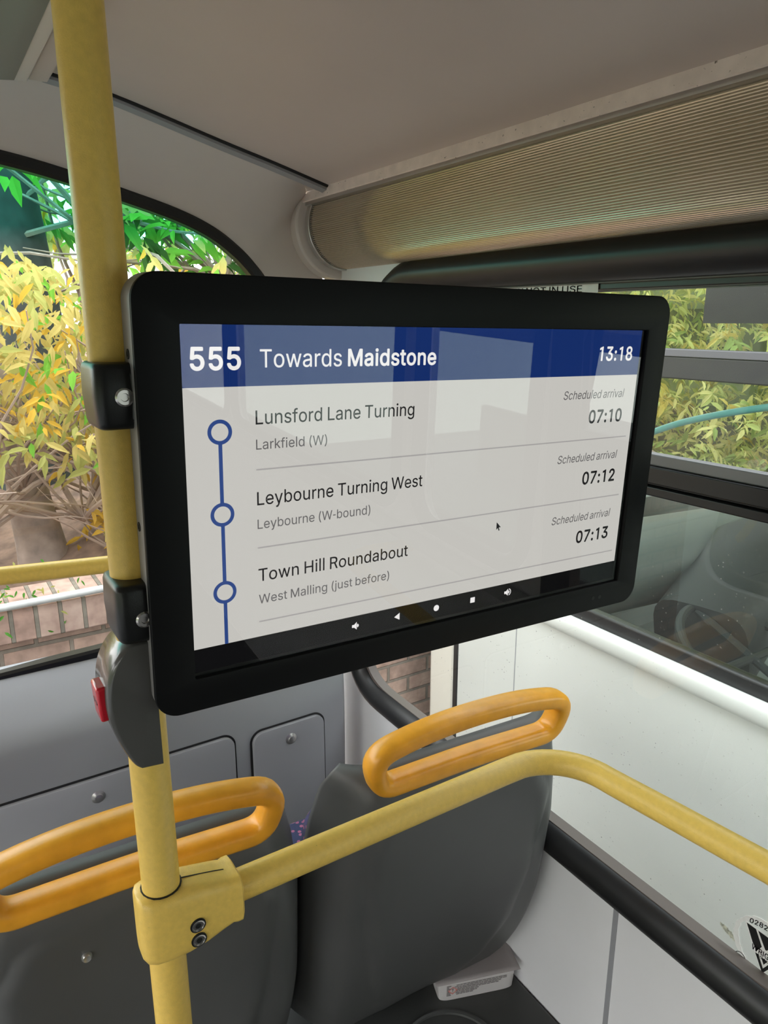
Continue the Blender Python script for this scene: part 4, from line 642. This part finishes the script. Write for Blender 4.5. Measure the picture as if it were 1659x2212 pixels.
# ------------------------------------------------------------------ seats
def lerp_tab(tab, z, ease=True):
    for (z0, a), (z1, b) in zip(tab, tab[1:]):
        if z0 <= z <= z1:
            t = (z-z0)/(z1-z0); t = t*t*(3-2*t) if ease else t; return a+(b-a)*t
    return tab[0][1] if z < tab[0][0] else tab[-1][1]
HWT = [(.17, .225), (.20, .244), (.26, .250), (.40, .254), (.60, .248), (.70, .232), (.78, .211), (.796, .203), (.804, .192)]
SHT = [(.19, .09), (.26, .12), (.38, .15), (.5, .168), (.66, .178), (.73, .15), (.755, .0)]
def seat(x, y, label):
    fr = axes((x, y, 0), (-.066, -.9978, 0), (.9978, -.066, 0), (0, 0, 1))
    s = empty('bus_seat', mtx=fr, label=label, cat='seat', group='pair of bus seats')
    T = lambda b: [tuple(fr @ Vector(p)) for p in b.v]
    def O(name, b, m, parent=s, **k): b.v = T(b); return obj(name, b, m, parent, **k)
    def surf(u, v):
        z = .175+.629*v; sx_ = 2*u-1; hw = lerp_tab(HWT, z, False)
        xx = (hw+.006)*math.copysign(1-(1-abs(sx_))**1.25, sx_)
        yy = .155*(.85-z)+.75*max(0, .45-z)**2
        e = max(0, abs(xx)-(hw-.055))/.055; e = .075*e**1.8
        tt = max(0, z-.754)/.05; tt = .045*tt**2
        yy += math.hypot(e*(1-.35*tt/.045), tt)
        d = lerp_tab(SHT, z)-abs(xx); m_ = min(1, max(0, d/.022+.5)); m_ = m_*m_*(3-2*m_)
        yy -= .010*m_-.012*m_*math.cos(min(1, abs(xx)/.17)*math.pi/2)
        return (xx, yy, z)
    O('back_shell', MB().grid(surf, 72, 64), M['seat'], solid=-.012, angle=60)
    # padding in front of the shell
    b = MB(); rr = []
    for z, hw, d in ((.41, .22, .04), (.46, .25, .06), (.6, .257, .08), (.68, .246, .075), (.735, .215, .05), (.745, .20, .03)):
        yy = .155*(.85-z)+.016
        rr.append([(a, yy+.074+c, z) for a, c in sup(hw, d*.55, 5, 32)])
    O('backrest_padding', b.rings(rr), M['fabric'], angle=60)
    b = MB().rings([[(a, .33+c, z) for a, c in sup(.225*k, .16*k, 6, 32)] for z, k in ((.30, .94), (.32, 1), (.375, 1), (.395, .97), (.402, .9))])
    O('seat_cushion', b, M['fabric'], angle=60)
    O('seat_base', MB().box(-.14, .10, .29, .46, .0805, .305), M['plinth'], bevel=.02)
    # loop handle on top of the back
    HX = -.009 if y < -.5 else 0
    pth = rounded([(a+HX, b_, c) for a, b_, c in [(-.168, -.004, .806), (-.187, -.016, .872), (-.10, -.018, .891), (0, -.018, .896), (.10, -.018, .891), (.187, -.016, .872), (.168, -.004, .806), (0, -.006, .812)]], [.026, .036, .05, .05, .05, .036, .026, .05], 7)
    O('grab_handle', MB().sweep(pth, sup(.0158, .0205, 2.8, 24), up=(0, 1, 0), closed=True), M['orange'], angle=80)
    return s, fr
rs, fr1 = seat(.812, -.688, 'charcoal seat back with orange loop handle beside the white wall, behind the curved rail')
ls, fr2 = seat(.846, -.158, 'charcoal seat back with orange loop handle and silver screw, behind the vertical yellow pole')
def dot(fr, u, v, mt, prof, parent, name):
    m_ = fr @ axes((u, v[0], v[1]), (1, 0, 0), (0, 0, 1), (0, -1, 0)); obj(name, MB().lathe(prof, m_, n=16), mt, parent)
dot(fr2, -.075, (.012, .690), M['chrome'], [(.007, -.004), (.007, .003), (.005, .006), (.002, .005)], ls, 'silver_screw')
dot(fr1, .150, (.115, .250), M['dark'], [(.008, -.004), (.008, .001), (.004, .003)], rs, 'fixing_screw')

# ------------------------------------------------------------------ packet behind the right seat
pk = empty('wipes_packet', (.95, -.85, .08), 'white packet with a small red diamond symbol lying behind the seat by the wall', 'packet')
pa, pb = Vector((.977, -.754, 0)), Vector((.915, -.927, 0)); ux = (pb-pa).normalized(); uy = Vector((-ux.y, ux.x, 0)); LN = (pb-pa).length
if uy.x < 0: uy = -uy
pf = axes((pa.x, pa.y, .0805), ux, uy, (0, 0, 1))
bx = MB(); rr = []
for z, i_, bow in ((0, .010, 0), (.004, .0065, 0), (.050, .003, .0), (.0545, .0, .0)):
    rr.append([pf @ Vector((LN/2+a, .045+b, z)) for a, b in sup(LN/2-i_, .045-i_*.8, 9, 48)])
bx.rings(rr); body = obj('tray', bx, M['paper'], pk, angle=40)
obj('film_lid', MB().grid(lambda u, v: pf @ Vector((-.003+(LN+.006)*u, -.003+.096*v, .0560-.001*math.sin(math.pi*u)*math.sin(math.pi*v)+.003*u*(1-v))), 12, 8), mat('grey_film', (.40, .36, .35), .3), pk, solid=.001)
tl = []
for r_ in range(7):
    z = .0425-.0042*r_; x = .022; rnd = random.Random(r_)
    end = LN*(.86-.04*r_-(.18 if r_ > 3 else 0))
    while x < end:
        wd = rnd.uniform(.004, .011)
        if not (.028 < x+wd/2 < .043): tl.append([(x, z), (x+wd, z), (x+wd, z+.0022), (x, z+.0022)])
        x += wd+.0012
ff = pf @ axes((0, .0040, 0), (1, 0, 0), (0, -.05, 1), (0, -1, -.05))
put('printed_text', merged([flat([q]) for q in tl]), M['ink'], body, mtx=ff)
put('hazard_diamond', flat([[(.0355+dx*.0105, .031+dz*.0105) for dx, dz in ((-1, 0), (0, 1), (1, 0), (0, -1))], [(.0355+dx*.0085, .031+dz*.0085) for dx, dz in ((0, -1), (1, 0), (0, 1), (-1, 0))]]), M['redink'], body, mtx=ff @ Matrix.Translation((0, 0, .0003)))
put('exclamation_mark', merged([flat([[(.0345, .0305), (.0342, .0365), (.0368, .0365), (.0365, .0305)]]), flat([[(.0355+.0012*math.cos(R(30*k)), 0.0278+.0012*math.sin(R(30*k))) for k in range(12)]])]), M['ink'], body, mtx=ff @ Matrix.Translation((0, 0, .0003)))

# ------------------------------------------------------------------ stickers on the side window
SY = WY-.0015
ns = empty('window_notice', (.95, SY, 1.55), 'white paper strip with printed capitals along the top of the side window', 'sticker')
put('paper_strip', flat([[(.852, 1.536), (1.27, 1.536), (1.27, 1.5625), (.852, 1.5625)]], .0003), M['sticker'], ns, mtx=XZ(SY))
put('printed_words', lettering('OPENING WINDOW NOT IN USE', -1.25, -.886, 1.5435, .011, 4), M['ink'], ns, mtx=axes((0, SY+.0006, 0), (-1, 0, 0), (0, 0, 1), (0, 1, 0)))
# round maker's sticker at the foot of the main pane (read from inside: letters run towards -x)
GY = WY-.020
rsn = empty('round_sticker', (.455, GY, .585), 'torn round white sticker with black chevron emblem low on the side window glass', 'sticker')
SM = axes((.445, GY, .570), (-1, 0, 0), (0, 0, 1), (0, 1, 0))
rn = random.Random(4); ringp = [[], []]
for k in range(72):
    a = 2*math.pi*k/72; j = rn.uniform(-.0012, .0012)
    ringp[0].append(((.052+j)*math.cos(a), (.052+j)*math.sin(a))); ringp[1].append(((.0445-j+.002*math.sin(3*a))*math.cos(a), (.0445-j)*math.sin(a)))
put('torn_ring', flat([ringp[0], ringp[1][::-1]], .0002), M['sticker'], rsn, mtx=SM)
S_ = lambda q: [(x*.001, y*.001) for x, y in q]
bits = [S_([(-34, 27), (-19, 27), (-6.5, 4), (-13, -9), (-21, 1)]), S_([(-15.5, 27), (15.5, 27), (1, 3.2), (-1, 3.2)]), S_([(19, 27), (34, 27), (21, 1), (13, -9), (6.5, 4)]),
        S_([(-15, -13), (-9.5, -13), (0, -31), (9.5, -13), (15, -13), (0, -40)]), S_([(-5, -14), (5, -14), (0, -24)])]
put('emblem', merged([flat([q]) for q in bits]), M['black'], rsn, mtx=SM @ Matrix.Translation((0, 0, .0004)))
put('emblem_backing', flat([S_([(-38, 29), (38, 29), (0, -44)])], .0001), M['sticker'], rsn, mtx=SM)
put('phone_digits', lettering('02825 663', -.030, .030, .031, .0085, 18, bend=lambda q: (q[0], q[1]+.006-7*q[0]**2)), M['black'], rsn, mtx=SM @ Matrix.Translation((0, 0, .0006)))
put('maker_name', lettering('WRIGHT', -.021, .021, -.0105, .0095, 10), M['black'], rsn, mtx=SM @ Matrix.Translation((0, 0, .0008)))
put('small_print', lettering('COACHWORKS', -.019, .019, -.0165, .0045, 6) if all(c in GLY for c in 'COACHWORKS') else lettering('COACH', -.012, .012, -.0165, .0045, 6), M['black'], rsn, mtx=SM @ Matrix.Translation((0, 0, .0008)))
e0 = [(-.036+.0085*math.cos(R(12*k)), -.040+.0085*math.sin(R(12*k))) for k in range(30)]; e1 = [(-.036+.0073*math.cos(R(12*k)), -.040+.0073*math.sin(R(12*k))) for k in range(30)][::-1]
put('approval_circle', flat([e0, e1]), M['black'], rsn, mtx=SM @ Matrix.Translation((0, 0, .0006)))
put('approval_letter', lettering('E', -.0385, -.0345, -.0435, .007, 0), M['black'], rsn, mtx=SM @ Matrix.Translation((0, 0, .0006)))
rn = random.Random(8); up_, dn_ = [], []
for k in range(41):                               # one ragged strip along the foot of the pane
    t = k/40; wd = .0065*math.sin(math.pi*min(1, .12+.95*t))*rn.uniform(.55, 1.25)
    up_.append((.520-.042*t, .562-.014*t+wd)); dn_.append((.520-.042*t, .562-.014*t-wd))
rp = [up_+dn_[::-1]]
tag(put('sticker_residue', merged([flat([q]) for q in rp]), M['residue'], mtx=XZ(GY)), 'ragged grey-green glue residue left on the window glass above the black rubber', 'residue')

# ------------------------------------------------------------------ the bus parked alongside
NB = -1.75
nb = empty('parked_bus', (1, -2.9, -.7), 'white single-deck bus parked alongside, seen through the side window', 'bus')
obj('side_panel', MB().box(-4, 2.185, NB-.06, NB, -.55, .475), M['bus'], nb, bevel=.004)
obj('belt_moulding', MB().sweep([(-4, NB, .500), (2.19, NB, .500)], sup(.022, .034, 2.5, 20)), M['bus'], nb)
obj('corner_panel', MB().box(2.205, 2.385, NB-.08, NB, -.55, 2.1), M['cream'], nb, bevel=.02)
obj('door_seal', MB().box(2.178, 2.208, NB-.05, NB+.004, -.5, .50), M['rubber'], nb, bevel=.005)
obj('panel_joint', MB().box(1.837, 1.841, NB-.01, NB+.001, -.5, .47), M['panel'], nb)
obj('window_base_rail', MB().box(-4, 2.2, NB-.05, NB-.012, .525, .575), M['rubber'], nb, bevel=.008)
obj('window_rail', MB().box(-4, 2.2, NB-.05, NB-.005, 1.342, 1.402), mat('grey_rail', (.026, .024, .026), .5), nb, bevel=.004)
obj('rail_bead', MB().box(-4, 2.2, NB-.05, NB-.002, 1.402, 1.422), mat('dull_bead', (.10, .095, .105), .6), nb, bevel=.002)
obj('upper_panel', MB().box(-4, 2.2, NB-.06, NB, 1.84, 2.1), M['bus'], nb, bevel=.01)
obj('window_glass', MB().add([(-4, NB-.03, .53), (2.2, NB-.03, .53), (2.2, NB-.03, 1.85), (-4, NB-.03, 1.85)], [(0, 1, 2, 3)]), M['win2'], nb)
obj('roof', MB().sweep([(-4, -2.9, 2.10), (2.38, -2.9, 2.10)], sup(1.15, .10, 4, 32)), M['bus'], nb)
obj('far_side', MB().box(-4, 2.38, -4.06, -4.0, -.55, .50), M['cab'], nb)
obj('far_header', MB().box(-4, 2.38, -4.06, -4.0, 1.9, 2.1), M['cab'], nb)
obj('front_end', MB().box(2.33, 2.385, -4.0, NB-.08, -.55, .62), M['cab'], nb)
obj('front_header', MB().box(2.33, 2.385, -4.0, NB-.08, 1.9, 2.1), M['cab'], nb)
obj('bus_floor', MB().box(-4, 2.33, -4.0, NB-.06, -.15, -.10), M['cab'], nb)
obj('cab_dashboard', MB().sweep([(1.95, -1.95, .50), (1.80, -2.4, .56), (1.85, -3.3, .50)], sup(.22, .14, 3, 24)), M['cab'], nb, angle=60)
obj('cab_console', MB().sweep([(1.42, -2.25, .35), (1.52, -2.7, .52), (1.62, -3.3, .50)], sup(.17, .20, 4, 24)), M['cabdark'], nb, angle=60)
sw = [Vector((1.20+.23*math.cos(2*math.pi*k/40), -2.2+.23*math.sin(2*math.pi*k/40), .42+.10*math.cos(2*math.pi*k/40))) for k in range(40)]
wl = obj('steering_wheel', MB().sweep(sw, circ(.016, 10), closed=True), M['cabdark'], nb)
obj('wheel_spokes', MB().tube([(1.20-.22, -2.2, .42-.095), (1.20+.22, -2.2, .42+.095)], .014, 8).tube([(1.2, -2.42, .42), (1.2, -1.98, .42)], .014, 8, up=(0, 0, 1)), M['cabdark'], wl)
obj('driver_seat', MB().rings([[(.70+a+.0, -2.25+b, z) for a, b in sup(.06, .22*k, 4, 24)] for z, k in ((.0, .9), (.3, 1), (.7, .95), (.82, .8))]), M['cabdark'], nb, angle=60)
obj('teal_streak', MB().tube(smoothpath([(2.12, -2.5, .94), (1.907, -2.5, 1.051), (1.714, -2.5, 1.128), (1.431, -2.5, 1.203), (1.1, -2.5, 1.26)], 6), .013, 12), M['teal'], nb)  # curved teal tube standing in for a streak across the glass
obj('dark_notice', MB().box(1.036, 1.224, NB-.028, NB-.025, 1.49, 1.62), M['black'], nb)

# ------------------------------------------------------------------ outside: ground, wall, trees
struct(obj('ground', MB().box(-8, 12, -10, 8, -.75, -.70), M['concrete']))
bwl = empty('brick_wall', (2.65, 0, -.7), 'pinkish brick wall with bricks on edge along its top, outside the front window', 'wall')
obj('brick_courses', MB().box(2.62, 2.83, -4.2, 3, -.7, .430), M['brick'], bwl)
obj('edge_course', MB().box(2.60, 2.85, -4.2, 3, .430, .548), M['soldier'], bwl, bevel=.006)
tag(obj('white_rail', MB().tube([(2.60, -4.1, .605), (2.60, -.26, .567), (2.60, 1.2, .552), (2.60, 3, .545)], .0135, 12), M['whitep']), 'weathered white rail lying along the top of the brick wall', 'rail')
def bank(u, v):
    x = 2.84+5*u; y = -4.2+8*v
    return (x, y, .42+.75*u**.7+.06*math.sin(3*x+2*y)+.05*math.sin(7*y))
bk_ = obj('ground_bank', MB().grid(bank, 30, 40), M['bank']); bk_.name = 'hill'; struct(bk_)
def leaf(mb, p, d, nrm, ln, wd, mi):
    d = d.normalized(); s = d.cross(nrm)
    if s.length < 1e-3: s = d.orthogonal()
    s.normalize(); n = s.cross(d)
    q = lambda a, b, c: p+d*a*ln+s*b*wd+n*c*ln
    v = [q(0, 0, 0), q(.3, .42, .06), q(.3, 0, .0), q(.3, -.42, .06), q(.65, .36, .02), q(.65, 0, -.05), q(.65, -.36, .02), q(1, 0, -.16)]
    mb.add(v, [(0, 2, 1), (0, 3, 2), (1, 2, 5, 4), (2, 3, 6, 5), (4, 5, 7), (5, 6, 7)], mi)
def foliage(seed, n, box, ln, wts, per=8, droop=.7):
    rn = random.Random(seed); mb = MB(); idx = [i for i, w_ in enumerate(wts) for _ in range(w_)]
    for _ in range(n):
        c = Vector([rn.uniform(a, b) for a, b in box]); ax = Vector((rn.uniform(-1, .3), rn.uniform(-1, 1), rn.uniform(-.6, .6))).normalized(); L_ = rn.uniform(.12, .3)
        mi = rn.choice(idx)
        for k in range(per):
            t = k/(per-1); p = c+ax*L_*(t-.5)+Vector((0, 0, -.08*t*t)); sd = ax.cross(Vector((0, 0, 1)))*(1 if k % 2 else -1)
            d = ax*rn.uniform(.2, .9)+sd*rn.uniform(.3, 1)+Vector((rn.uniform(-.3, .3), rn.uniform(-.3, .3), -droop*rn.uniform(.2, 1.3)))
            l_ = ln*rn.uniform(.6, 1.25)
            leaf(mb, p, d, Vector((rn.uniform(-1, -.2), rn.uniform(-.5, .5), rn.uniform(.1, 1))), l_, l_*rn.uniform(.28, .42), mi if rn.random() < .75 else rn.choice(idx))
    return mb
def branches(seed, roots, n, spread, r0):
    rn = random.Random(seed); mb = MB()
    for _ in range(n):
        p = Vector(rn.choice(roots)); d = Vector((rn.uniform(-.5, .5), rn.uniform(-1, 1), rn.uniform(.1, 1.2))).normalized(); pt = [p]
        for k in range(6):
            d = (d+Vector((rn.uniform(-.3, .3), rn.uniform(-.35, .35), rn.uniform(-.3, .3)))).normalized(); p = p+d*spread*rn.uniform(.5, 1); pt.append(p)
        r_ = r0*rn.uniform(.4, 1)
        mb.sweep(pt, lambda t: circ(r_*(1-.75*t), 5), up=(.3, .2, .9))
    return mb
LH = [leafmat('hedge_pale', srgb(226, 216, 146)), leafmat('hedge_gold', srgb(222, 200, 110)), leafmat('hedge_lime', srgb(200, 204, 128)), leafmat('hedge_green', srgb(150, 168, 92))]
LY = [L['y1'], L['y2'], L['y3'], L['g1']]; LG = [L['g1'], L['g2'], L['y3'], L['g3']]
ys = empty('yellow_shrub', (3.1, -.4, .6), 'bushy shrub with long yellow autumn leaves behind the brick wall', 'shrub')
obj('branches', branches(3, [(3.0, -.1, .7), (3.1, -.5, .7), (3.1, -.8, .7), (3.2, .4, .7), (3.2, -1.2, .7)], 70, .2, .014), M['twig'], ys)
tag(obj('foliage', foliage(11, 760, ((2.75, 3.6), (-2.2, 1.0), (1.0, 1.72)), .080, (6, 2, 4, 1)), LY, ys, smooth=False), kind='stuff')
ys2 = empty('low_shrub', (3.0, -.7, .6), 'low golden leaved shrub just above the brick wall beside the grey tree trunk', 'shrub')
obj('branches', branches(5, [(3.0, -.62, .55), (3.05, -.75, .55)], 16, .10, .008), M['twig'], ys2)
tag(obj('foliage', foliage(12, 34, ((2.85, 3.2), (-.95, -.52), (.66, .98)), .08, (2, 6, 1, 1)), LY, ys2, smooth=False), kind='stuff')
tt = empty('tree', (3.25, -.30, .5), 'grey-brown tree trunk with bare twigs standing behind the brick wall', 'tree')
obj('trunk', MB().sweep(smoothpath([(3.2, -.345, .35), (3.2, -.345, .55), (3.22, -.325, .75), (3.22, -.31, .95), (3.3, -.28, 1.25), (3.4, -.22, 1.8), (3.5, -.1, 2.6)], 6), lambda t: circ(.115-.075*min(1, t*1.2), 14), up=(0, 1, 0)), M['bark'], tt)
obj('twigs', branches(9, [(3.15, -.3, .85), (3.15, -.2, 1.0), (3.15, -.5, .95), (3.1, -.6, .7), (3.1, -.05, .8), (3.2, .2, .9)], 90, .11, .010), M['twig'], tt)
gt = empty('green_tree', (4.2, -1.2, .7), 'leafy green tree seen through the tinted top of the front window', 'tree')
obj('trunk', MB().sweep(smoothpath([(4.3, -.50, .4), (4.3, -.47, 1.4), (4.35, -.40, 2.4), (4.4, -.3, 3.6)], 6), lambda t: circ(.25-.04*t, 16), up=(0, 1, 0)), M['barkd'], gt)
obj('branches', branches(21, [(4.2, -.2, 1.8), (3.9, -.9, 1.8), (4.0, -1.5, 1.7)], 40, .25, .02), M['bark'], gt)
tag(obj('foliage', foliage(22, 620, ((3.3, 4.6), (-3.2, -.78), (1.80, 3.6)), .13, (5, 3, 2, 1)), LG, gt, smooth=False), kind='stuff')
tag(obj('overhanging_spray', foliage(23, 9, ((2.7, 2.95), (-.35, .1), (1.88, 2.15)), .16, (6, 1, 0, 0), per=6, droop=.4), LG, gt, smooth=False), kind='stuff')
bt = empty('woodland_tree', (6, -1.5, .8), 'brown and yellow thicket in the distance behind the yellow shrub', 'tree')
obj('branches', branches(31, [(5.2, y_, 1.0) for y_ in (-3, -2, -1, 0, 1)], 90, .4, .03), M['bark'], bt)
tag(obj('foliage', foliage(32, 500, ((5.0, 6.5), (-5, 2), (1.0, 2.6)), .17, (3, 1, 4, 2)), LY, bt, smooth=False), kind='stuff')
ms_ = tag(obj('moss_tuft', foliage(41, 40, ((2.62, 2.72), (-1.2, .3), (.585, .60)), .028, (1, 3, 1, 0), per=5), LG, smooth=False), 'small green moss growing along the top edge of the brick wall', 'moss', kind='stuff')
fb = obj('sky_block_bank', MB().grid(lambda u, v: (-14+30*u, 7.5+2.5*v+.3*math.sin(17*u), -.72+3.2*v+.25*v*math.sin(31*u+5*v)), 60, 12), mat('sky_block_green', (.10, .12, .06), .9, var=.4, vscale=2)); fb.name = 'sky_blocker'; struct(fb)  # unseen bank added to keep bright sky out of the glass reflections
hd = empty('hedge', (3, -6, -.7), 'tall yellow-green hedge beyond the parked bus', 'hedge')
tag(obj('foliage', foliage(51, 4600, ((-1, 9), (-6.2, -5.2), (.2, 3.4)), .12, (4, 1, 5, 2)), LH, hd, smooth=False), kind='stuff')
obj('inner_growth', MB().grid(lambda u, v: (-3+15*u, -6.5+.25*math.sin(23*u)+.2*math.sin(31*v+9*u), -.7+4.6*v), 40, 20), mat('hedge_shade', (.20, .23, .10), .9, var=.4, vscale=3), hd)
